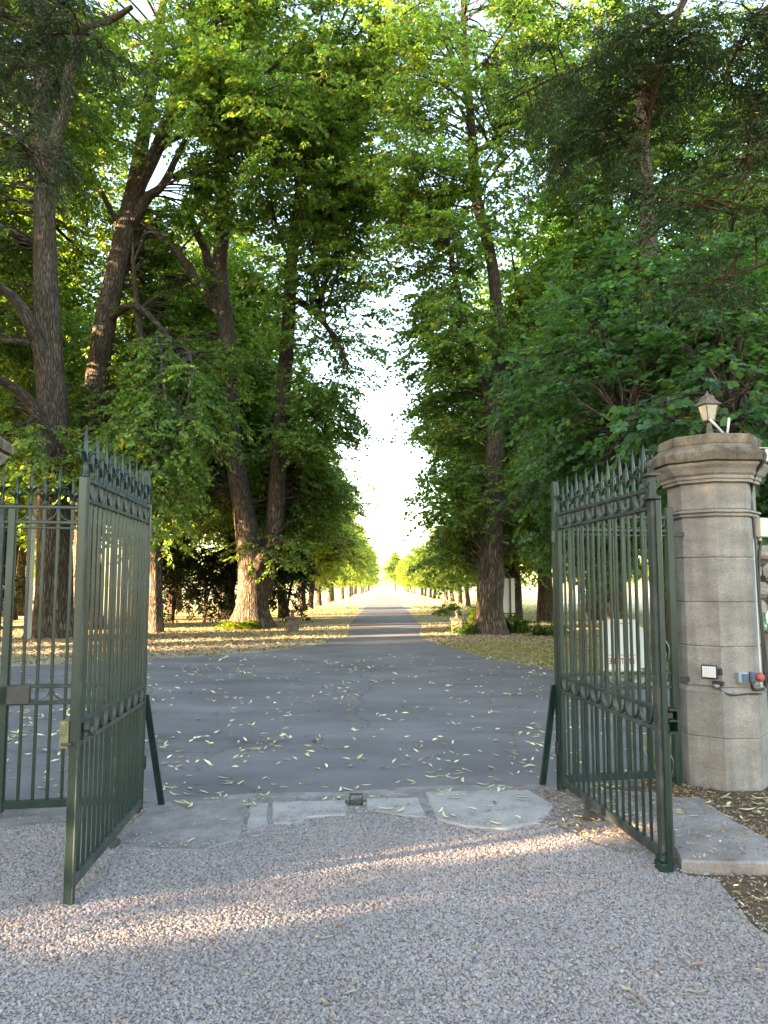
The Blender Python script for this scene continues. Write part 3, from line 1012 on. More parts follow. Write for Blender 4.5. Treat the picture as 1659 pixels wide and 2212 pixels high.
# lantern
ln = empty('pillar_lantern', at(1533, 939, 6.42))
ln.location.z = 2.848
ln.rotation_euler = (R(1), R(-2), R(14))
ln.scale = (.74, .74, .98)
tag(ln, 'weathered four-sided lantern on top of the right stone pillar', 'lantern')
MB().lathe([(.085, 0), (.085, .008), (.055, .022), (.036, .055), (.026, .105), (.024, .14), (.03, .15)], 16).build('stem', M['rust'], ln, True)
fr = MB()
h0, h1, b0, b1 = .15, .285, .044, .078
for sx in (-1, 1):
    for sy in (-1, 1):
        fr.tube([(sx * b0, sy * b0, h0), (sx * b1, sy * b1, h1)], .006, 5)
for b, h in ((b0, h0), (b1, h1)):
    for s in (-1, 1):
        fr.box((0, s * b, h), (2 * b + .012, .012, .012)); fr.box((s * b, 0, h), (.012, 2 * b - .012, .012))
fr.box((0, 0, .146), (.1, .1, .010), .002)
fr.build('frame', M['rust'], ln)
for i in range(4):
    a = i * math.pi / 2
    c, s = math.cos(a), math.sin(a)
    q = [(-b0, b0), (b0, b0), (b1, b1), (-b1, b1)]
    V = []
    for off in (0.0, -.003):
        for (x, y), z in zip(q, (h0, h0, h1, h1)):
            V.append((x * .9 * c - (y + off) * s, x * .9 * s + (y + off) * c, z))
    MB().add(V, [(0, 1, 2, 3), (7, 6, 5, 4), (0, 4, 5, 1), (1, 5, 6, 2), (2, 6, 7, 3), (3, 7, 4, 0)]).build('pane', M['glass'], ln)
MB().lathe([(.02, .152), (.02, .19), (.014, .20), (.014, .235), (.0, .24)], 10).build('bulb', M['rust'], ln, True)
q2 = math.sqrt(2)
MB().lathe([(.105 * q2, .285), (.102 * q2, .292), (.078 * q2, .308), (.055 * q2, .335), (.050 * q2, .362), (.046 * q2, .366)], 4, a0=math.pi / 4).build('roof', M['rust'], ln)
MB().lathe([(.032, .366), (.030, .378), (.014, .388), (.006, .396), (.008, .405), (.001, .412)], 10).build('finial', M['rust'], ln, True)

# twin tube aerial beside it
ae = empty('tube_aerial', at(1568, 938, 6.30))
ae.location.z = 2.846
o0 = np.array(ae.location)
tag(ae, 'pair of pale metal tubes on a flat bracket beside the pillar lantern', 'aerial')
MB().box((0, 0, .006), (.17, .05, .006), .002).build('bracket', M['aluminium'], ae)
MB().tube([at(1562, 936, 6.30) - o0, at(1533, 905, 6.27) - o0], .0105, 10).build('tube', M['aluminium'], ae, True)
MB().tube([at(1571, 937, 6.32) - o0, at(1575, 903, 6.33) - o0], .0105, 10).build('tube', M['aluminium'], ae, True)
pts = spline([at(1590, 938, 6.32) - o0, at(1604, 940, 6.34) - o0 + np.array([0, 0, .01]), at(1614, 950, 6.36) - o0, at(1622, 968, 6.34) - o0], 5)
MB().tube(pts, .004, 6).build('cable', M['black_plastic'], ae, True)

# flood light with sensor
fl = empty('flood_light')
q, n = frame_at(fl, 1537, 1450, -1)
tag(fl, 'small square floodlight with white lens on the right stone pillar', 'lamp')
fl.scale = (1, 1, 1)
MB().box((0, -.045, 0), (.128, .03, .108), .010).build('housing', M['black_plastic'], fl)
led = MB().box((0, -.0615, 0), (.104, .004, .086), .001).build('lens', M['white_plastic'], fl)
gm = MB()
for i in range(1, 6):
    gm.box((-.052 + i * .104 / 6, -.0642, 0), (.0015, .0015, .082))
for i in range(1, 5):
    gm.box((0, -.0644, -.043 + i * .086 / 5), (.10, .0015, .0015))
gm.build('lens_grid', M['grey_plastic'], led)
MB().box((.076, -.022, .0), (.012, .045, .03), .003).box((.06, -.006, 0), (.05, .012, .05), .002).build('bracket', M['black_plastic'], fl)
sn = empty('motion_sensor')
frame_at(sn, 1554, 1479, -1)
tag(sn, 'small black motion sensor under the pillar floodlight', 'sensor')
MB().box((0, -.022, .012), (.085, .044, .034), .008).build('housing', M['black_plastic'], sn)
MB().lathe([(.004, -.03), (.018, -.026), (.026, -.012), (.028, 0), (.02, .008)], 14, (-.008, -.045, -.002)).build('sensor_dome', M['glass'], sn, True)
# switch box and socket
sw = empty('switch_box')
frame_at(sw, 1600, 1463, 0)
tag(sw, 'grey-blue surface switch box on the right stone pillar', 'switch')
MB().box((0, -.028, 0), (.088, .056, .086), .008).build('housing', M['grey_plastic'], sw)
MB().box((.006, -.058, 0), (.056, .005, .066), .002).build('rocker', M['blue_plastic'], sw)
so = empty('power_socket')
frame_at(so, 1627, 1462, 0)
tag(so, 'red and dark blue industrial power socket on the right stone pillar', 'socket')
MB().box((-.028, -.03, 0), (.05, .06, .085), .010).build('housing', M['blue_plastic'], so)
k = MB().lathe([(.036, 0), (.038, .01), (.036, .03), (.028, .036), (.004, .038)], 16).build('cover', M['red_plastic'], so, True)
k.location = (.018, -.045, .0); k.rotation_euler = (R(80), 0, R(20))

def pil_pt(px, py, k, off=0.012):
    p, n = face(k, 0)
    return on_plane(px, py, p, n) + n * off
cb = spline([pil_pt(1555, 1484, -1, .02), pil_pt(1560, 1492, -1, .015), pil_pt(1572, 1499, 0, .035), pil_pt(1590, 1500, 0, .035), pil_pt(1612, 1497, 0, .035), pil_pt(1640, 1498, 0, .035)], 5)
o = MB().tube(cb, .006, 6).build('power_cable', M['black_plastic'], None, True)
tag(o, 'black cable running along the pillar below the switch box', 'cable')
cb = spline([pil_pt(1612, 1452, 0, .05), pil_pt(1615, 1475, 0, .06), pil_pt(1620, 1486, 0, .045), pil_pt(1634, 1489, 0, .03), pil_pt(1648, 1487, 0, .02)], 5)
o = MB().tube(cb, .012, 7).build('power_cable', M['black_plastic'], None, True)
tag(o, 'thick black cable curling out of the red power socket', 'cable')
# conduits down the right side of the pillar
Yc = 6.42
def cable(name, px, r, mat, label, cat='cable', Y=Yc):
    pts = spline([at(x, y, Y + d) for x, y, d in px], 5)
    o = MB().tube(pts, r, 7).build(name, mat, None, True)
    tag(o, label, cat)
cable('drain_conduit', [(1624, 1108, .0), (1627, 1190, .0), (1632, 1290, 0), (1638, 1390, 0), (1645, 1500, 0)], .011, M['aluminium'], 'pale grey conduit pipe running down the corner of the right pillar', 'pipe', 6.36)
cable('black_cable', [(1645, 971, -.3), (1653, 984, -.32), (1645, 1002, -.30), (1630, 1026, -.16), (1622, 1066, -.06), (1626, 1112, -.08), (1631, 1192, -.05), (1637, 1284, -.03), (1645, 1380, 0), (1654, 1470, 0), (1660, 1540, 0)], .014, M['black_plastic'], 'thick black cable hanging from the pillar cap down its right side')
cable('black_cable', [(1646, 1165, .0), (1640, 1200, 0), (1640, 1290, 0), (1650, 1380, 0), (1660, 1480, 0)], .012, M['black_plastic'], 'second black cable running down from the beige junction box')
jb = empty('junction_box', at(1641, 1140, 6.42))
jb.rotation_euler = (0, 0, R(28))
tag(jb, 'beige plastic junction box on the right side of the stone pillar', 'junction box')
MB().box((0, 0, 0), (.11, .10, .16), .006).build('housing', M['beige_plastic'], jb)
MB().box((.062, 0, .0), (.014, .106, .15), .003).build('lid', M['white_plastic'], jb)
MB().lathe([(.012, -.11), (.014, -.08)], 8).build('gland', M['beige_plastic'], jb)
br = empty('metal_bracket', at(1652, 985, 6.15))
tag(br, 'pale metal bracket bolted to the right side of the pillar cap', 'bracket')
MB().box((.02, 0, .0), (.07, .09, .10), .004).build('bracket_body', M['aluminium'], br)
MB().box((.0, 0, .058), (.13, .10, .008), .002).build('bracket_plate', M['aluminium'], br)

# ------------------------------------------------------------------ rubble wall to the right
wall = empty('rubble_wall', (3.08, 6.62, 0))
tag(wall, 'rough rubble stone wall at the right edge behind the pillar', 'wall')
MB().box((1.6, .25, .92), (3.2, .40, 1.84)).build('mortar_core', M['mortar'], wall)
MB().box((1.6, .03, .62), (3.2, .05, 1.18), .01).build('render_coat', M['concrete'], wall)
r0 = random.Random(4)
z = 1.20
while z < 1.80:
    h = r0.uniform(.11, .18)
    x = -.02
    while x < 3.1:
        l = r0.uniform(.14, .30)
        m = MB().box((0, 0, 0), (l * .93, .20, h * .90), min(l, h) * .24)
        V = np.array(m.v) * (1 + np.array([[r0.uniform(-.09, .09) for _ in range(3)] for _ in m.v])) + np.array([x + l / 2, .0 + r0.uniform(-.02, .04), z + h / 2])
        add_mesh('stone', V, m.f, M['rubble'], wall)
        x += l
    z += h
x = 0.0
while x < 3.1:
    l = r0.uniform(.2, .4)
    m = MB().box((x + l / 2, .2, 1.84 + .05), (l * .95, .5, .12), .03)
    add_mesh('coping_stone', np.array(m.v), m.f, M['rubble'], wall)
    x += l
# green assembly sign
sg = empty('assembly_sign', at(1645, 1340, 6.55))
tag(sg, 'green assembly point sign with white figures at the right edge', 'sign')
sg.location.x += .115
sg.location.z = at(1645, 1334, 6.55)[2]
MB().box((0, 0, 0), (.23, .008, .20), .001).build('panel', M['sign_green'], sg)
def person(x, z, s):
    m = MB()
    m.box((x, -.0052, z + .030 * s), (.016 * s, .002, .044 * s)); m.box((x - .0105 * s, -.0054, z + .032 * s), (.005 * s, .002, .038 * s)); m.box((x + .0105 * s, -.0054, z + .032 * s), (.005 * s, .002, .038 * s))
    m.box((x - .005 * s, -.0056, z - .008 * s), (.007 * s, .002, .040 * s)); m.box((x + .005 * s, -.0056, z - .008 * s), (.007 * s, .002, .040 * s))
    V = [(x + .009 * s * math.cos(a), y, z + .064 * s + .009 * s * math.sin(a)) for y in (-.0062, -.0045) for a in np.linspace(0, 2 * math.pi, 12, endpoint=False)]
    F = [tuple(range(12)), tuple(range(12, 24))[::-1]] + [(i, i + 12, (i + 1) % 12 + 12, (i + 1) % 12) for i in range(12)]
    m.add(V, [f[::-1] for f in F])
    m.build('figure', M['sign_white'], sg)
for x, z, s in ((-.066, -.02, 1.05), (-.03, -.012, 1.0), (.03, -.012, 1.0), (.066, -.02, 1.05), (0, -.03, 1.2)):
    person(x, z, s)
for sx in (-1, 1):
    for sz in (-1, 1):                                   # four arrows pointing to the middle
        cx_, cz_ = sx * .092, sz * .075
        d = np.array([-sx, 0, -sz]) / math.sqrt(2); e = np.array([d[2], 0, -d[0]])
        c = np.array([cx_, -.0055, cz_])
        pts = [c + d * .022, c + e * .017, c + e * .007, c + e * .007 - d * .022, c - e * .007 - d * .022, c - e * .007, c - e * .017]
        k = len(pts)
        V = pts + [p + np.array([0, .0012, 0]) for p in pts]
        F = [tuple(range(k))] + [tuple(range(k, 2 * k))[::-1]] + [(i, i + k, (i + 1) % k + k, (i + 1) % k) for i in range(k)]
        MB().add(V, F).build('arrow', M['sign_white'], sg)

# ------------------------------------------------------------------ things beyond the gate
# board seen from behind, its red lettering showing through reversed
sb = empty('sign_board', (at(1341, 1400, 14.6)[0], 14.6, 0))
tag(sb, 'white board with reversed red ENTREE lettering behind the right gate leaf', 'sign')
def rounded(w_, h_, r, t, y0, name, mat, parent, z0):
    pts = []
    for cx_, cz_, a0 in ((w_ / 2 - r, h_ - r, 0), (-w_ / 2 + r, h_ - r, 90), (-w_ / 2 + r, r * .3, 180), (w_ / 2 - r, r * .3, 270)):
        for a in range(0, 91, 18):
            rr = r if cz_ > r else r * .3
            pts.append((cx_ + rr * math.cos(R(a0 + a)) + (0 if cz_ > r else math.copysign(r * .7, cx_)), cz_ + rr * math.sin(R(a0 + a)) + z0))
    k = len(pts)
    V = [(x, y0 - t / 2, z) for x, z in pts] + [(x, y0 + t / 2, z) for x, z in pts]
    F = [tuple(range(k)), tuple(range(k, 2 * k))[::-1]] + [(i, i + k, (i + 1) % k + k, (i + 1) % k) for i in range(k)]
    return MB().add(V, F).build(name, mat, parent)
rounded(.66, .92, .05, .03, 0, 'panel', M['white_plastic'], sb, .06)
k = rounded(.66, .80, .12, .03, .16, 'panel', M['white_plastic'], sb, .06)
k.location.x = .16
MB().box((0, 0, .03), (.70, .30, .06), .01).build('foot', M['white_plastic'], sb)
cu = bpy.data.curves.new('lettering', 'FONT')
cu.body = 'ENTREE'
cu.size = .155
cu.extrude = .002
cu.align_x = 'CENTER'
to = bpy.data.objects.new('lettering', cu)
link(to)
bpy.context.view_layer.update()
dg = bpy.context.evaluated_depsgraph_get()
me = bpy.data.meshes.new_from_object(to.evaluated_get(dg))
bpy.data.objects.remove(to)
me.materials.clear(); me.materials.append(M['red_print'])
lt = inst('lettering', me, sb, (0, -.017, .15))
lt.rotation_euler = (R(90), 0, 0)
lt.scale = (-.92, 1, 1)
MB().box((.02, -.0165, .315), (.50, .003, .012)).build('red_line', M['red_print'], sb)
MB().box((.02, -.0165, .90), (.36, .003, .012)).build('red_line', M['red_print'], sb)
vm = MB()
for i in range(13):
    zz = .40 + i * .037
    vm.box((-.275 + .006 * math.sin(i * 2.1), -.0166, zz), (.028, .003, .012)); vm.box((-.283 + .01 * (i % 2), -.0168, zz + .016), (.008, .003, .022))
vm.build('side_lettering', M['pink_print'], sb)

def stone_post(px, py, Y, label, mat, rot):
    p = at(px, py, Y)
    o = empty('stone_post', (p[0], p[1], 0), rot)
    tag(o, label, 'bollard', 'short stone posts flanking the avenue')
    w_ = .20
    MB().box((0, 0, .23), (2 * w_, 2 * w_ * .9, .50), .03).build('shaft', M[mat], o)
    MB().box((0, 0, .505), (2 * w_ + .07, 2 * w_ + .03, .06), .015).build('cap', M[mat], o)
    MB().lathe([(.085, .535), (.075, .56), (.04, .60), (.032, .63), (.05, .645), (.04, .665), (.07, .70), (.082, .735), (.07, .77), (.035, .795), (.0, .80)], 12).build('finial', M['post_stone'], o, True)
stone_post(632, 1364, 27.0, 'short grey-brown stone post with a dark knob, left of the avenue', 'post_stone', .2)
stone_post(988, 1370, 26.2, 'short brown stone post with round finial, right of the avenue by the trunk', 'post_stone', -.1)

up = empty('utility_pole', (at(60, 1350, 23.5)[0], 23.5, 0), R(30))
tag(up, 'tall square weathered utility pole behind the left railing', 'pole')
MB().add([(s * w_, t_ * w_, z) for w_, z in ((.105, -.2), (.09, 4.9)) for s, t_ in ((-1, -1), (1, -1), (1, 1), (-1, 1))], [(0, 3, 2, 1), (4, 5, 6, 7), (0, 1, 5, 4), (1, 2, 6, 5), (2, 3, 7, 6), (3, 0, 4, 7)]).build('shaft', M['pole'], up)
MB().tube([(.08, -.05, 4.5), (.2, -.12, 4.55)], .02, 6).build('insulator', M['white_plastic'], up)

nb = empty('notice_board', (at(1097, 1340, 28.5)[0], 28.5, 0), R(12))
tag(nb, 'back of a white notice board on dark posts behind the right trunk', 'sign')
for x in (-.28, .10):
    MB().box((x, -.03, .95), (.05, .05, 2.1), .004).build('post', M['iron'], nb)
MB().box((-.02, .02, 1.25), (.62, .02, 1.30), .003).build('panel', M['white_plastic'], nb)
for z in (.60, 1.90):
    MB().box((-.02, -.02, z), (.66, .03, .04), .003).build('frame_bar', M['iron'], nb)
# ================================================================== VEGETATION
def lobe(px, py, Y, rx_px, ry, rz_px, wgt):
    p = at(px, py, Y)
    return (p[0], p[1], p[2], rx_px / FPX * Y, ry, rz_px / FPX * Y, wgt)

hero_tree('lime_tree', 'massive lime tree behind the left railing, thick straight grey trunk', 24.5,
    [(115, 1375, 86, 0), (118, 1250, 76, 0), (118, 1100, 70, 0), (115, 900, 65, 0), (105, 750, 60, 0), (99, 600, 52, 0), (96, 480, 46, 0), (95, 350, 40, 0), (92, 220, 38, 0), (88, 60, 28, 0), (85, -80, 18, 0)],
    [[(104, 420, 34, 0), (110, 370, 32, -.2), (122, 300, 30, -.5), (140, 210, 26, -.8), (162, 110, 22, -1), (182, 60, 18, -1.2), (235, 45, 16, -1.6), (285, 15, 11, -2)],
     [(108, 830, 36, 0), (72, 715, 30, -.6), (30, 645, 25, -1.2), (-30, 605, 18, -2)],
     [(112, 985, 34, 0), (78, 890, 28, -.6), (30, 838, 23, -1.4), (-40, 805, 16, -2.4)],
     [(95, 752, 15, 0), (45, 738, 12, -.8), (-30, 735, 9, -1.6)]],
    [lobe(-70, 520, 26, 170, 3.0, 330, 2.6), lobe(20, 820, 26, 140, 2.4, 130, 1.0), lobe(120, 200, 27.5, 220, 3, 230, 2.4), lobe(60, 1000, 23, 120, 1.5, 45, .35), lobe(190, 480, 33, 90, 2.0, 200, .8), lobe(-150, 0, 25, 260, 4, 260, 1.2)],
    215, 11, leaf=.15, subs=8, bracts=.18)

hero_tree('lime_tree', 'lime tree leaning right behind the left gate leaf, trunk forking high up', 29.0,
    [(183, 1372, 66, 0), (188, 1200, 57, 0), (197, 1000, 52, 0), (206, 850, 49, 0), (226, 700, 47, 0), (252, 580, 45, 0), (274, 480, 43, 0), (290, 410, 38, 0), (305, 320, 32, 0), (322, 220, 28, 0), (340, 110, 23, 0), (352, 0, 18, 0), (360, -90, 11, 0)],
    [[(288, 435, 34, 0), (302, 395, 34, -.3), (336, 328, 30, -.6), (366, 250, 27, -.9), (386, 180, 24, -1.2), (408, 100, 20, -1.5), (432, 30, 16, -1.8), (470, -60, 11, -2.2)],
     [(330, 340, 18, -.5), (365, 305, 15, -1), (410, 290, 11, -1.6), (455, 298, 6, -2.2)],
     [(282, 490, 26, 0), (318, 428, 22, -.5), (352, 398, 17, -1), (400, 300, 10, -1.6)],
     [(268, 510, 13, 0), (232, 440, 12, .5), (205, 390, 10, 1), (165, 330, 7, 1.5)],
     [(232, 690, 20, 0), (285, 660, 16, -1.2), (340, 700, 12, -2.6), (400, 780, 8, -4)]],
    [lobe(470, 150, 27, 170, 3.5, 220, 2.6), lobe(360, 960, 23, 130, 2.0, 75, 1.0), lobe(430, 800, 28, 110, 1.8, 80, .6), lobe(300, 850, 31, 110, 1.5, 90, .6), lobe(430, 890, 25, 70, 1.8, 70, .5), lobe(250, 1000, 24, 100, 1.5, 60, .4), lobe(400, 560, 31, 150, 2.5, 160, 1.2), lobe(560, 260, 26, 190, 3.5, 200, 2.0), lobe(230, 250, 32, 120, 2.0, 250, 1.2), lobe(330, 1070, 22, 90, 1.8, 60, .5), lobe(330, -60, 27, 300, 4, 160, 1.2), lobe(660, 20, 26, 120, 3.5, 90, .8)],
    290, 23, leaf=.148, subs=8, bracts=.18)

hero_tree('lime_tree', 'slim young lime tree between the big left trunks, sunlit lower trunk', 27.0,
    [(336, 1366, 31, 0), (335, 1200, 28, 0), (330, 1080, 26, 0), (322, 950, 24, 0), (314, 830, 19, .2), (300, 700, 14, .6), (290, 600, 9, 1.2), (286, 540, 4, 1.8)],
    [[(318, 900, 10, 0), (350, 850, 8, .5), (390, 820, 5, 1)]],
    [lobe(340, 760, 31.5, 110, 1.6, 140, 1.2), lobe(310, 520, 31.5, 100, 1.6, 140, 1)], 70, 31, leaf=.15, flare=1.2)

hero_tree('lime_tree', 'old lime tree with twin stems from one broad sunlit base, left of the avenue', 30.0,
    [(543, 1352, 72, 0), (547, 1275, 68, 0), (545, 1212, 64, 0), (533, 1145, 52, 0), (521, 1075, 44, 0), (510, 1010, 42, 0), (500, 950, 40, 0), (497, 880, 38, 0), (498, 784, 37, 0), (488, 700, 35, 0), (477, 624, 34, 0), (475, 560, 32, 0), (480, 496, 30, 0), (478, 400, 25, 0), (470, 300, 19, 0), (460, 200, 12, 0)],
    [[(560, 1290, 54, .1), (572, 1222, 50, .2), (588, 1160, 42, .3), (597, 1080, 38, .3), (602, 1000, 36, .3), (608, 930, 35, .3), (612, 850, 34, .3), (620, 750, 32, .3), (626, 650, 29, .3), (632, 540, 25, .3), (640, 470, 21, .3), (650, 380, 16, .3), (660, 280, 10, .3)],
     [(516, 1030, 32, 0), (487, 980, 27, -.4), (457, 958, 18, -.9), (425, 945, 9, -1.5)],
     [(478, 690, 24, 0), (450, 642, 22, -.4), (417, 593, 20, -.8), (384, 547, 18, -1.2), (336, 502, 13, -1.7), (305, 478, 7, -2)],
     [(476, 650, 26, 0), (459, 612, 23, .4), (445, 544, 20, .7), (422, 496, 17, 1.1), (398, 425, 10, 1.5)],
     [(624, 640, 15, .3), (665, 665, 13, -.3), (700, 698, 12, -.8), (728, 740, 10, -1.2), (752, 788, 6, -1.5)],
     [(556, 1225, 26, -.35), (568, 1200, 22, -.75), (580, 1185, 14, -.95), (586, 1165, 8, -1.0)]],
    [lobe(700, 660, 29, 130, 3.0, 150, 2.0), lobe(690, 900, 29.5, 85, 2.6, 110, 1.3), lobe(610, 1070, 32.5, 120, 2.0, 110, 1.6), lobe(400, 720, 32, 110, 2.5, 150, 1.1), lobe(400, 1060, 31, 110, 2.6, 90, 1.0), lobe(620, 400, 28, 200, 4, 190, 2.2), lobe(740, 200, 27, 140, 4, 200, 2.6), lobe(800, 430, 28, 75, 3.5, 90, 1.2), lobe(880, 40, 26, 90, 3.5, 100, .8), lobe(585, 1180, 28.4, 45, .7, 26, .25), lobe(690, 1060, 34, 50, 2.0, 90, .7)],
    360, 47, leaf=.148, subs=8, bracts=.18, flare=1.6)

hero_tree('lime_tree', 'straight lime tree with a burred trunk right of the avenue', 26.0,
    [(1060, 1370, 58, 0), (1058, 1310, 57, 0), (1060, 1245, 60, 0), (1064, 1190, 47, 0), (1066, 1120, 42, 0), (1068, 1060, 40, 0), (1070, 960, 40, 0), (1070, 885, 41, 0), (1074, 820, 33, 0), (1076, 760, 30, 0), (1072, 680, 28, 0), (1066, 590, 26, 0), (1048, 500, 26, 0), (1030, 430, 24, 0), (1022, 340, 23, 0), (1018, 270, 19, 0), (1010, 180, 17, 0), (1003, 80, 14, 0), (1000, 0, 11, 0), (996, -100, 7, 0)],
    [[(1066, 885, 26, 0), (1046, 838, 23, 0), (1022, 780, 20, -.2), (1008, 720, 18, -.4), (996, 660, 16, -.6), (985, 610, 13, -.8), (972, 545, 9, -1), (960, 495, 5, -1.2)],
     [(1070, 1125, 34, 0), (1110, 1085, 33, -.5), (1150, 1055, 31, -1), (1187, 1023, 29, -1.6), (1228, 982, 23, -2.2), (1275, 925, 14, -3)],
     [(1018, 335, 13, 0), (1045, 318, 12, -.4), (1075, 295, 8, -.8)],
     [(1052, 1255, 22, -.25), (1045, 1230, 26, -.3), (1050, 1200, 16, -.2)]],
    [lobe(975, 1070, 26, 55, 2.2, 80, .9), lobe(975, 900, 27, 75, 2.2, 110, 1.2), lobe(960, 690, 25, 95, 2.8, 140, 1.6), lobe(980, 470, 25, 140, 3.2, 130, 1.8), lobe(1120, 250, 25, 170, 4, 230, 2.0), lobe(1160, 800, 26, 120, 3, 150, 1.4), lobe(1125, 1150, 27, 95, 2.2, 85, 1.1), lobe(985, 1190, 28, 45, 1.8, 60, .5), lobe(1180, 1010, 25, 90, 2.4, 90, .8), lobe(900, 150, 24, 80, 3, 130, .9), lobe(1050, 20, 26, 120, 3.5, 90, .8), lobe(880, 400, 25, 80, 3, 60, .6), lobe(850, 540, 25, 50, 2.5, 50, .35)],
    330, 59, leaf=.142, subs=8, bracts=.18)

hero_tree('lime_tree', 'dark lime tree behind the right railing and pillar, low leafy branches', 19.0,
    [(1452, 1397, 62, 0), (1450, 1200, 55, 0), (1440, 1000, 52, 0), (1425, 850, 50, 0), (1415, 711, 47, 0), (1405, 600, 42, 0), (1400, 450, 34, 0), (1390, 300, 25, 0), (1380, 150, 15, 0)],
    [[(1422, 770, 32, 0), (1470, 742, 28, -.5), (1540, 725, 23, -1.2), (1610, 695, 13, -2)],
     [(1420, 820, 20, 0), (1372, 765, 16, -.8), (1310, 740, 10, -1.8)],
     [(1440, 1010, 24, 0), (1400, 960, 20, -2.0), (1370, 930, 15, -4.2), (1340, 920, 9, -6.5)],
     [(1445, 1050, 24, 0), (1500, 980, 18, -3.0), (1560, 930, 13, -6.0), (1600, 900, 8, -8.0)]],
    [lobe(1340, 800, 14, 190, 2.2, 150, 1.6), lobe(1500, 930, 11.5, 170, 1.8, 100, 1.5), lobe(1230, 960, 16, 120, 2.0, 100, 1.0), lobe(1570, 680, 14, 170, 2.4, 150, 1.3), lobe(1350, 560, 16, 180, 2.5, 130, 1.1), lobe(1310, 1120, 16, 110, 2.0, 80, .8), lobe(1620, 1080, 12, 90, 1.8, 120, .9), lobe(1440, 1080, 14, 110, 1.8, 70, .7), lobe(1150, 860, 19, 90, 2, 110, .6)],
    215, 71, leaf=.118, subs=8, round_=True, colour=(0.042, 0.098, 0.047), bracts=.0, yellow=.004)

hero_tree('lime_tree', 'tall lime tree deep in the shade between the two right trunks', 30.0,
    [(1325, 1372, 44, 0), (1322, 1100, 38, 0), (1325, 900, 36, 0), (1330, 700, 34, 0), (1318, 600, 30, 0), (1310, 400, 24, 0), (1300, 200, 15, 0), (1295, 50, 8, 0)],
    [[(1328, 800, 16, 0), (1270, 730, 13, -.5), (1220, 690, 8, -1)], [(1322, 620, 16, 0), (1380, 540, 12, .5), (1430, 480, 7, 1)]],
    [lobe(1350, 400, 30, 230, 4, 240, 2.2), lobe(1250, 130, 29, 190, 4, 180, 1.3), lobe(1290, 900, 31, 150, 3, 130, 1.2), lobe(1560, 250, 30, 170, 4, 250, 1.5), lobe(1330, 1130, 32, 120, 2.5, 80, .7)],
    220, 83, leaf=.165, subs=8, colour=(0.07, 0.14, 0.038))


# ---- conifers whose branches hang into the top corners
def conifer(name, label, base_Y, trunk, limbs, env, n_branch, seed, **kw):
    return hero_tree(name, label, base_Y, trunk, limbs, env, n_branch, seed, mat='bark_brown', leafmat='needle', flare=1.3, hollow=0, bracts=0, yellow=.02, **kw)

NEEDLE = dict(leaf=.055, width=.26, subs=11, twigs=9, per=12, sub_len=.42, droop=.30, branch_r=.012, colour=(0.034, 0.060, 0.024), twig_k=.42)
conifer('cedar_tree', 'dark conifer overhanging the top right corner with drooping feathery sprays', 9.0,
    [(2150, 1560, 110, 0), (2140, 1000, 100, 0), (2120, 500, 90, 0), (2100, 0, 80, 0), (2080, -500, 60, 0), (2060, -900, 30, 0)],
    [[(2070, -650, 34, 0), (1800, -420, 28, -.5), (1580, -180, 22, -.8), (1478, 0, 17, -1.0), (1455, 60, 15, -1.0), (1430, 140, 13, -1.0), (1405, 240, 10, -1.0), (1392, 320, 5, -1)],
     [(1470, 20, 9, -1), (1420, 50, 9, -.8), (1368, 83, 8, -.6), (1278, 137, 7, -.2), (1188, 173, 5, .2), (1085, 225, 3, .6)],
     [(1425, 160, 6, -1), (1370, 200, 6, -.6), (1300, 255, 5, -.2), (1220, 300, 3, .1)],
     [(2090, 60, 30, 0), (1850, 180, 20, -.6), (1656, 310, 12, -1.0), (1616, 367, 10, -1.0), (1586, 425, 7, -1), (1580, 500, 4, -1)],
     [(2085, -350, 24, 0), (1850, -150, 15, -.5), (1659, 15, 10, -.8), (1610, 80, 7, -.8), (1560, 170, 4, -.8)],
     [(2105, 350, 22, 0), (1850, 480, 14, -.6), (1680, 560, 8, -.8), (1560, 600, 5, -.8), (1500, 640, 3, -.8)]],
    [lobe(1390, 130, 8.0, 130, .9, 130, 1.6), lobe(1180, 190, 9.3, 100, .7, 70, 1.0), lobe(1250, 300, 8.7, 90, .7, 55, .8), lobe(1560, 420, 8.0, 110, 1.0, 150, 1.2), lobe(1490, 620, 8.1, 80, .7, 60, .5), lobe(1600, 120, 8.2, 90, .9, 120, 1.0), lobe(1340, 400, 8.2, 70, .6, 60, .6), lobe(1330, 260, 8.3, 80, .7, 70, .7), lobe(1640, 250, 8.0, 80, .9, 150, .7)],
    112, 101, **dict(NEEDLE, colour=(0.036, 0.064, 0.028)))
conifer('cedar_tree', 'grey-green conifer spray hanging into the top left corner', 6.6,
    [(-700, 1720, 120, 0), (-690, 1000, 110, 0), (-670, 300, 95, 0), (-650, -400, 75, 0), (-640, -900, 50, 0)],
    [[(-660, -250, 34, 0), (-400, -200, 24, -.3), (-180, -100, 16, -.6), (-20, 10, 11, -.8), (80, 60, 7, -.9), (190, 75, 3, -1)],
     [(-665, 100, 26, 0), (-400, 130, 18, -.3), (-150, 180, 11, -.6), (0, 260, 6, -.8), (70, 330, 3, -.9)]],
    [lobe(40, 130, 5.8, 80, .5, 100, 1.2), lobe(30, 330, 5.8, 60, .4, 80, .8), lobe(170, 75, 5.7, 60, .35, 45, .5), lobe(-20, 30, 5.8, 90, .5, 90, .7)],
    20, 113, **dict(NEEDLE, colour=(0.050, 0.072, 0.042)))

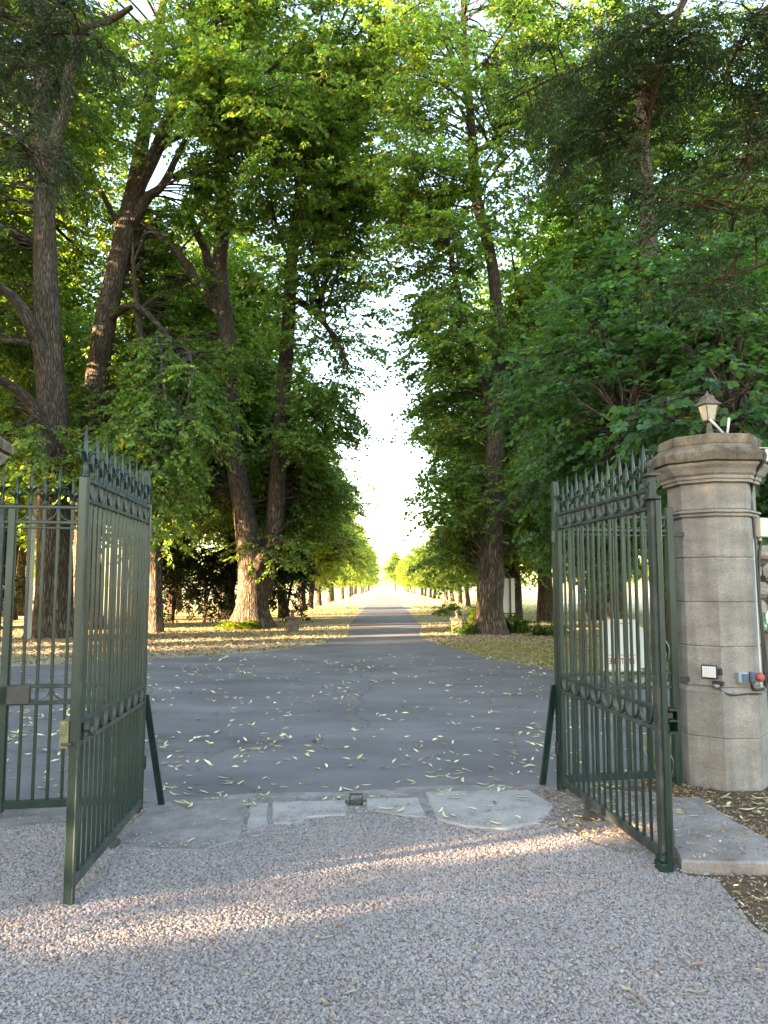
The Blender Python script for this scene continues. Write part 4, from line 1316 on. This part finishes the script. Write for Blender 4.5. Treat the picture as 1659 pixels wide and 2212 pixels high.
# ---- shrubs
def shrub(name, label, px, py, Y, rx, ry, h, n, seed, colour, mat='leaf_dark', leaf=.09, group=None, cat='shrub', yellow=.0):
    p = at(px, py, Y)
    root = empty(name, (p[0], p[1], 0))
    tag(root, label, cat, group)
    stems = []
    rs = np.random.RandomState(seed)
    for i in range(5):
        a = rs.uniform(0, 6.28)
        q = np.array([math.cos(a) * rx * .4, math.sin(a) * ry * .4, h * .8])
        stems.append(np.array([[0, 0, -.05], q * .3 + [0, 0, h * .1], q * .7, q]))
    V, F, U = wood_arrays([(spline(s, 4), np.linspace(.03, .008, 13) * (h / 2)) for s in stems], 5)
    st = add_mesh('stems', V, F, M['bark_brown'], root, True, uv=U)
    st['kind'] = 'stuff'
    env = [(0, 0, h * .52, rx, ry, h * .5, 1.5), (rx * .35, 0, h * .7, rx * .5, ry * .6, h * .3, .5), (-rx * .4, 0, h * .6, rx * .55, ry * .6, h * .35, .5)]
    tubes, (V, F, C) = grow(seed, stems, env, n, leaf=leaf, subs=6, twigs=4, per=6, colour=colour, bracts=0, sub_len=.28 * h ** .5, yellow=yellow, keep=lambda q: q[:, 2] > .01)
    V[:, 2] = np.maximum(V[:, 2], .004)
    c = add_mesh('foliage', V, F, M[mat], root, False, col=C)
    c['kind'] = 'stuff'
    return root
DK = (0.022, 0.036, 0.015)
for px, Y, rx, ry, h, n, sd, lab in [(372, 34, 1.5, 1.6, 4.4, 85, 1, 'dark evergreen shrub just right of the slim sunlit trunk'), (440, 35, 1.6, 1.6, 3.6, 80, 2, 'dark evergreen shrub in the middle of the left thicket'), (497, 36, 1.3, 1.5, 4.2, 70, 3, 'dark evergreen shrub just left of the twin-stemmed lime'), (618, 34, 1.1, 1.4, 3.4, 75, 4, 'dark evergreen shrub just right of the twin-stemmed lime'), (-40, 34, 2.2, 1.8, 3.0, 70, 5, 'dark evergreen shrub far left behind the railing')]:
    shrub('evergreen_shrub', lab, px, 1345, Y, rx, ry, h, n, 200 + sd, DK, group='dark evergreen shrubs left of the avenue', leaf=.12)
for px, py, Y, rx, h, lab, cl in [(1018, 1362, 26.0, .42, .42, 'low green plant just left of the burred right trunk', (.045, .10, .02)), (1112, 1362, 26.6, .55, .50, 'low green plant just right of the burred right trunk', (.04, .09, .02)), (1185, 1372, 25.0, .5, .40, 'low green plant against the right gate leaf edge', (.03, .07, .02)), (520, 1352, 29.0, .85, .30, 'low yellow-green plants at the foot of the twin-stemmed lime', (.10, .15, .02)), (1040, 1318, 33, .45, .75, 'upright yellow-green plant behind the burred right trunk', (.10, .15, .025)), (965, 1320, 42, .8, .7, 'pale green bush at the foot of the right avenue trees', (.10, .15, .03))]:
    shrub('low_plant', lab, px, py, Y, rx, rx * .7, h, 26, int(px), cl, 'leaf', .085, 'low plants at the tree bases', 'plant', .05)

# ---- generic limes: one of each kind, then copies
def kind_a(seed, big):
    if big:
        return free_tree('lime_tree', 17, .34, [(0, 0, 9, 4.6, 4.6, 5.6, 3), (2, -1, 6, 3.4, 3.2, 2.6, 1), (-2, 1, 6.5, 3.4, 3.4, 3.0, 1), (0, 0, 14, 2.8, 2.8, 3.0, .8)], 175, seed, leaf=.205, subs=7, per=6)
    return free_tree('avenue_lime', 9.5, .24, [(0, 0, 5.9, 3.3, 3.4, 3.3, 3), (.6, -.8, 3.4, 2.6, 2.8, 1.0, .8), (-.5, .8, 8.0, 2.2, 2.2, 1.6, .8)], 110, seed, leaf=.18, subs=6, per=6, colour=(.105, .165, .035), droop=.22)
BIG = [kind_a(301, True), kind_a(302, True)]
AVE = [kind_a(311, False), kind_a(312, False)]
used = set()
def place(proto, x, y, rz, s, label, group, sz=None):
    o = proto if proto.name not in used else copy_tree(proto)
    used.add(proto.name)
    o.location = (x, y, 0)
    o.rotation_euler = (0, 0, rz)
    o.scale = (s, s, sz or s)
    tag(o, label, 'tree', group)
ordn = ['nearest', 'second', 'third', 'fourth', 'fifth', 'sixth', 'seventh', 'eighth', 'ninth', 'tenth', 'eleventh', 'twelfth', 'thirteenth', 'fourteenth', 'fifteenth', 'sixteenth', 'seventeenth', 'eighteenth']
for side, X, ys in ((-1, -5.0, [40.5, 48, 56, 64, 72.5, 81, 90, 100, 111, 123, 136, 150, 166, 184, 204, 226, 250, 276]), (1, 6.7, [37.0, 44.5, 52, 60, 68, 76.5, 85.5, 95, 105.5, 117, 130, 144, 160, 178, 198, 220, 244, 270])):
    for i, y in enumerate(ys):
        nm = 'left' if side < 0 else 'right'
        lab = f'{ordn[i]} young lime of the {nm} avenue row, counting from the gate' 
        s = (1.08 if i < 2 else .84 + .28 * rnd.random()) * (1.0 if side < 0 else .86)
        place(AVE[(i + (side > 0)) % 2], X + rnd.uniform(-.5, .5), y + rnd.uniform(-2.0, 2.0), rnd.uniform(0, 6.28), s, lab, f'young limes of the {nm} avenue row', s * rnd.uniform(.82, 1.18))
for i, (x, y, s, lab) in enumerate([
    (-18, 37, 1.05, 'leafy lime behind the massive left trunk, glowing in low sun'), (-12.2, 40, 1.0, 'leafy lime behind the slim sunlit trunk, glowing in low sun'), (-25, 31, 1.1, 'sunlit lime beyond the left edge railing'), (-24, 47, 1.1, 'lime deep in the left background, sky showing through'),
    (10.2, 37, 1.05, 'leafy lime behind the burred right trunk'), (15.5, 31, 1.1, 'shaded lime behind the dark right tree'), (17, 44, 1.1, 'lime deep in the right background'), (13.5, 21.5, 1.0, 'shaded lime above the pillar lantern'), (22, 24, 1.1, 'shaded lime at the right edge of the wood'), (9, 30, .95, 'lime standing behind the white notice board'),
    (-16, 30.5, 1.0, 'lime behind the massive left trunk, its crown filling the upper left'), (-20, 42, 1.3, 'tall lime filling the sky between the left trunks'), (-13.5, 50, 1.25, 'tall lime further back between the slim trunk and the twin stems'), (7.5, 47, 1.15, 'tall lime further back just right of the avenue trees'), (12.5, 46, 1.35, 'tall lime filling the sky right of the burred trunk'), (19, 36, 1.3, 'tall lime filling the sky above the right railing'),
    (-7.6, 37.5, 1.1, 'tall lime standing just behind the twin-stemmed lime'), (7.4, 35.5, 1.05, 'tall lime standing just behind the burred right trunk'),
    (-8.8, 52, 1.0, 'tall lime beyond the twin-stemmed lime, left of the avenue')]):
    place(BIG[i % 2], x, y, rnd.uniform(0, 6.28), s, lab, 'limes of the wood beside the avenue', s * 1.15)
# unseen limes added left of the frame to throw shade over the forecourt
for i, (x, y, s, sz) in enumerate([(-27, -14, 1.2, 1.75), (-26, -2.5, 1.1, 1.75), (-27, 4, 1.2, 1.75), (-26, 10.5, 1.2, 1.8), (-27.5, 17, 1.2, 1.85), (-38, -6, 1.3, 1.5), (-38, 0, 1.3, 1.5)]):
    place(BIG[i % 2], x, y, rnd.uniform(0, 6.28), s, 'unseen lime added left of the frame to shade the forecourt', 'unseen limes added to shade the forecourt', sz)
dense = shrub('evergreen_shrub', 'unseen tall evergreen shrub added left of the frame to block low sun', 829, 1300, 10, 1.8, 1.8, 5.2, 250, 400, DK, leaf=.20)  # unseen shrub row added to block low sun, gaps left for lit patches
for i, (x, y, s) in enumerate([(-15, -11.5, 1.0), (-15, -8.0, 1.0), (-15, -3.8, .98), (-15, .55, .98), (-15, 4.1, 1.0), (-15, 7.5, 1.0), (-15, 10.9, 1.0), (-15.2, 13.8, .85), (-15.2, 17.5, .42), (-15.3, 21.3, .8), (-16, 29.0, .8)]):
    o = dense if i == 0 else copy_tree(dense)
    o.location = (x, y, 0)
    o.rotation_euler = (0, 0, i * 1.3)
    o.scale = (s, s, 1.22 if s > .9 else .9)
    tag(o, 'unseen tall evergreen shrub added left of the frame to block low sun', 'shrub', 'unseen evergreen shrubs added to shade the drive')
# far trees on the horizon
for i in range(26):
    x = -190 + i * 15 + rnd.uniform(-4, 4)
    y = 330 + rnd.uniform(-20, 40) if abs(x) < 60 else 260 + rnd.uniform(-30, 60)
    lab = ('tree closing the far end of the avenue, on its left' if x < 0 else 'tree closing the far end of the avenue, on its right') if abs(x) < 20 else ('tree on the far edge of the left field' if x < 0 else 'tree on the far edge of the right field')
    place(BIG[i % 2], x, y, rnd.uniform(0, 6.28), rnd.uniform(.8, 1.15), lab, 'trees on the horizon')

# ================================================================== GROUND COVER
rs = np.random.RandomState(5)
# ---- gravel: every pebble a rounded stone of its own
def pebbles(n, xr, yr, test, rad, name, seed):
    rs = np.random.RandomState(seed)
    X, Y = rs.uniform(*xr, n), rs.uniform(*yr, n)
    k = test(X, Y)
    X, Y = X[k], Y[k]
    n = len(X)
    r = rad * np.exp(rs.normal(0, .24, n))
    base = np.array([(1, 0, -.35), (0, 1, -.35), (-1, 0, -.35), (0, -1, -.35), (0, 0, 1)], float)
    V = base[None] * (1 + rs.normal(0, .16, (n, 5, 1))) * np.stack([r, r * rs.uniform(.6, 1, n), r * rs.uniform(.35, .65, n)], 1)[:, None]
    a = rs.uniform(0, 6.28, n)
    tx, ty = rs.normal(0, .25, n), rs.normal(0, .25, n)
    z = V[..., 2] + V[..., 0] * tx[:, None] + V[..., 1] * ty[:, None]
    c, s = np.cos(a)[:, None], np.sin(a)[:, None]
    x = V[..., 0] * c - V[..., 1] * s
    y = V[..., 0] * s + V[..., 1] * c
    V = np.stack([x + X[:, None], y + Y[:, None], z + .0125 + rs.uniform(0, .0025, n)[:, None]], -1)
    f = np.array([(0, 1, 4), (1, 2, 4), (2, 3, 4), (3, 0, 4)])
    F = (np.arange(n)[:, None, None] * 5 + f[None]).reshape(-1, 3)
    tone = np.exp(rs.normal(0, .13, n))[:, None]
    col = np.array([.278, .232, .216])[None] * tone * (1 + rs.normal(0, .05, (n, 3)))
    wave = np.sin(X * 2.3 + .4 * np.sin(Y * 2.1)) * .5 + np.sin(X * 5.1 + Y * 3.7) * np.sin(Y * 4.3 - X * 2.2) * .5
    col *= (1 + .10 * wave)[:, None]                          # washed and dusty patches
    dk = rs.rand(n) < .05
    col[dk] *= .6
    br_ = rs.rand(n) < .05
    col[br_] = np.array([.30, .21, .15]) * tone[br_]
    o = add_mesh(name, V.reshape(-1, 3), F, M['pebble'], None, True, col=np.repeat(np.clip(col, .02, .72), 5, 0))
    o['kind'] = 'stuff'
    return o
def on_slab(X, Y, m=SLABS):
    r = np.zeros(len(X), bool)
    for s in m + [STEP]:
        r |= inside(s, X, Y)
    return r
def vis(X, Y, mrg):
    return (np.abs(X) < .50 * Y + mrg)
pebbles(275000, (-3.6, 3.2), (2.45, 5.8), lambda X, Y: inside(GRAVEL, X, Y) & vis(X, Y, .60), .0075, 'gravel', 1)
pebbles(22000, (-3.0, 3.2), (2.3, 6.1), lambda X, Y: ~inside(GRAVEL, X, Y) & ~on_slab(X, Y) & (np.random.RandomState(3).rand(len(X)) < np.interp(Y, [3, 5.2, 5.9, 6.1], [.5, .35, .25, .05])) & ~inside(ROAD, X, Y), .0075, 'gravel_scatter', 2)

def near_gravel(X, Y):
    g = [inside(GRAVEL, X + dx, Y + dy) for dx, dy in ((0, -.05), (.04, -.10), (-.04, -.15))]
    p = np.where(g[0], .75, np.where(g[1], .35, np.where(g[2], .18, .03)))
    return ~inside(GRAVEL, X, Y) & (np.random.RandomState(4).rand(len(X)) < p) & ~inside(STEP, X, Y) & ~inside(ROAD, X, Y)
o = pebbles(50000, (-2.0, 2.6), (2.6, 6.2), near_gravel, .0070, 'gravel_spill', 6)
o.location.z = .014
# ---- fallen lime bracts: curled strips
def bract_mesh(seed, L, W):
    r0 = random.Random(seed)
    V, F, n = [], [], 5
    curl, bend = r0.uniform(.1, .5), r0.uniform(-.5, .5)
    for i in range(n + 1):
        t = i / n
        w_ = W * math.sin(math.pi * min(.97, t * .86 + .10)) ** .8
        x = (t - .5) * L
        y = bend * L * (t - .5) ** 2
        z = .004 + curl * L * (t - .5) ** 2 + .002
        V += [(x, y - w_ / 2, z + .15 * w_), (x, y, z), (x, y + w_ / 2, z + .15 * w_)]
    for i in range(n):
        for j in range(2):
            F.append((i * 3 + j, i * 3 + 3 + j, i * 3 + 4 + j, i * 3 + 1 + j))
    return np.array(V), F
def flat_mat(name, c):
    return surf(name, [(0.3, tuple(.8 * v for v in c)), (0.7, c)], scale=30, rough=.8, bump=.1, spec=.2)
BM = [flat_mat('pale_bract', (.66, .62, .36)), flat_mat('green_bract', (.54, .53, .27)), flat_mat('brown_bract', (.28, .15, .07))]
BR = []
for i in range(9):
    V, F = bract_mesh(i, .085 + .02 * (i % 3), .021 + .004 * (i % 2))
    me = bpy.data.meshes.new('fallen_leaf')
    me.from_pydata([tuple(v) for v in V], [], F)
    me.materials.append(BM[(0, 0, 1, 0, 1, 0, 0, 1, 2)[i]])
    BR.append(me)
DULL = []
for i in range(6):
    V, F = bract_mesh(20 + i, .07 + .012 * (i % 3), .016 + .004 * (i % 2))
    me = bpy.data.meshes.new('fallen_leaf')
    me.from_pydata([tuple(v) for v in V], [], F)
    me.materials.append(flat_mat('dry_bract', [(.36, .31, .19), (.40, .36, .20), (.30, .19, .11)][i % 3]))
    DULL.append(me)
cand = []
while len(cand) < 2000:
    Y = 3.0 + 15 * rnd.random() ** 1.15
    X = rnd.uniform(-.52, .52) * Y
    d = .35 + .65 * (math.sin(X * 1.7 + Y * .9) * math.sin(Y * 1.3 - X * .6) > -.1)
    if Y < 5.3: d *= .10
    elif Y < 5.9: d *= .45
    if Y > 6.0 and not inside(ROAD, np.array([X]), np.array([Y]))[0]: continue
    if X < -1.5 and Y < 6: d *= .3
    if rnd.random() < d:
        cand.append((X, Y))
        for _ in range(rnd.choice((0, 0, 0, 1, 1, 2))):
            cand.append((X + rnd.uniform(-.08, .08), Y + rnd.uniform(-.08, .08)))
cand.sort(key=lambda q: q[1])
near, rest = cand[:300], cand[300:]
for X, Y in near:
    on_s = on_slab(np.array([X]), np.array([Y]))[0]
    on_r = inside(ROAD, np.array([X]), np.array([Y]))[0]
    on_g = inside(GRAVEL, np.array([X]), np.array([Y]))[0]
    if on_s:
        zz = .078 if inside(STEP, np.array([X]), np.array([Y]))[0] else .026
        lab, grp = 'pale fallen lime leaf lying on a threshold slab', 'fallen leaves on the threshold slabs'
    elif on_g and not on_r:
        zz, lab, grp = .020, 'fallen lime leaf lying on the pale gravel', 'fallen leaves on the gravel'
    elif on_r:
        zz, lab, grp = .007, 'pale fallen lime leaf lying on the asphalt just past the threshold', 'fallen leaves on the near asphalt'
    else:
        zz, lab, grp = .012, 'fallen lime leaf lying on the bare earth by the gate', 'fallen leaves on the earth'
    o = inst('fallen_leaf', BR[rnd.randrange(9)] if not on_g else rnd.choice(DULL), None, (X, Y, zz))
    o.rotation_euler = (rnd.uniform(-.15, .15), rnd.uniform(-.15, .15), rnd.uniform(0, 6.28))
    s = rnd.uniform(.5, .95) * (.85 if on_g else 1)
    o.scale = (s, s, s)
    tag(o, lab, 'fallen leaf', grp)

def litter(name, pts, Lr, Wr, cols, z, seed, flat=.35, mat='litter'):
    rs = np.random.RandomState(seed)
    n = len(pts)
    P = np.concatenate([pts, np.full((n, 1), z) + rs.uniform(0, .012, (n, 1))], 1)
    a = rs.uniform(0, 6.28, n)
    T = unit(np.stack([np.cos(a), np.sin(a), rs.uniform(0, flat, n)], 1))
    Nn = unit(np.array([0, 0, 1.0]) + rs.normal(0, flat, (n, 3)))
    Nn = unit(Nn - T * np.sum(Nn * T, 1, keepdims=True))
    c = np.array(cols)[rs.randint(len(cols), size=n)] * np.exp(rs.normal(0, .25, (n, 1)))
    V, F, C = leaf_arrays(P, T, Nn, rs.uniform(*Lr, n), rs.uniform(*Wr, n), c)
    o = add_mesh(name, V, F, M[mat], None, False, col=C)
    o['kind'] = 'stuff'
    return o
PALE = [(.66, .62, .36), (.60, .58, .30), (.66, .58, .34), (.34, .23, .12)]
BROWN = [(.29, .185, .10), (.25, .165, .09), (.33, .235, .14), (.37, .29, .19), (.20, .125, .07)]
litter('fallen_leaf_scatter', np.array(rest), (.06, .11), (.018, .03), PALE, .010, 7)
X, Y = rs.uniform(-14, 9, 60000), rs.uniform(13.5, 31, 60000)
k = ~inside(ROAD, X, Y) & vis(X, Y, 1.2) & (rs.rand(60000) < np.interp(Y, [13, 22, 28, 31], [1, .95, .5, .15]))
litter('leaf_litter', np.stack([X[k], Y[k]], 1), (.05, .12), (.02, .05), BROWN, .006, 8, .5)
X, Y = rs.uniform(1.2, 4.2, 9000), rs.uniform(2.4, 7.2, 9000)
k = ~inside(GRAVEL, X, Y) & ~inside(STEP, X, Y) & ~inside(ROAD, X, Y)
litter('needle_litter', np.stack([X[k], Y[k]], 1), (.02, .06), (.004, .014), BROWN, .006, 9, .4)
X, Y = rs.uniform(-2.2, 2.4, 9000), rs.uniform(5.0, 6.5, 9000)
k = ~on_slab(X, Y) & ~inside(GRAVEL, X, Y) & ~inside(ROAD, X, Y) & ((X > .9) | (rs.rand(len(X)) < .45))
litter('crack_litter', np.stack([X[k], Y[k]], 1), (.015, .05), (.004, .014), BROWN, .011, 10, .4)
k = inside(STEP, X, Y) | (rs.rand(len(X)) < 0)
X, Y = rs.uniform(1.6, 3.0, 1600), rs.uniform(4.4, 6.2, 1600)
k = inside(STEP, X, Y)
litter('step_litter', np.stack([X[k], Y[k]], 1), (.012, .05), (.004, .014), BROWN, .078, 12, .4)

X, Y = rs.uniform(-3.2, 3.0, 4200), rs.uniform(2.5, 5.8, 4200)
k = inside(GRAVEL, X, Y) & (rs.rand(4200) < np.interp(np.abs(X), [0, 1.2, 2.2], [.18, .5, 1.0]))
litter('gravel_debris', np.stack([X[k], Y[k]], 1), (.008, .03), (.004, .010), BROWN + [(.10, .06, .03)], .017, 13, .4)
# ---- grass
def grass(name, X, Y, h, cols, seed, ):
    rs = np.random.RandomState(seed)
    n = len(X)
    P = np.stack([X, Y, np.zeros(n)], 1)
    T = unit(np.stack([rs.normal(0, .45, n), rs.normal(0, .45, n), np.ones(n)], 1))
    Nn = unit(rs.normal(0, 1, (n, 3)))
    Nn = unit(Nn - T * np.sum(Nn * T, 1, keepdims=True))
    c = np.array(cols)[rs.randint(len(cols), size=n)] * np.exp(rs.normal(0, .2, (n, 1)))
    V, F, C = leaf_arrays(P, T, Nn, rs.uniform(*h, n), rs.uniform(.10, .18, n) * h[1], c)
    o = add_mesh(name, V, F, M['grass_blade'], None, False, col=C)
    o['kind'] = 'stuff'
GREEN = [(.14, .17, .05), (.20, .20, .08), (.30, .26, .12), (.24, .22, .09)]
DRY = [(.38, .33, .20), (.44, .38, .24), (.30, .275, .15), (.22, .22, .10)]
X, Y = rs.uniform(1.5, 9, 26000), rs.uniform(14, 22, 26000)
k = ~inside(ROAD, X, Y)
grass('grass', X[k], Y[k], (.03, .09), GREEN, 20)
X, Y = rs.uniform(2.0, 5.5, 9000), rs.uniform(6.6, 9.8, 9000)
k = ~inside(ROAD, X, Y)
grass('verge_grass', X[k], Y[k], (.05, .14), GREEN + DRY, 21)
X, Y = rs.uniform(-16, 12, 26000), rs.uniform(24, 44, 26000)
k = ~inside(ROAD, X, Y) & vis(X, Y, .5)
grass('dry_grass', X[k], Y[k], (.03, .09), DRY, 22)
X = np.concatenate([rs.uniform(-16, -1.8, 12000), rs.uniform(1.9, 16, 11000)])
Y = 44 + 110 * rs.rand(len(X)) ** 1.6
grass('far_dry_grass', X, Y, (.10, .24), DRY, 23)
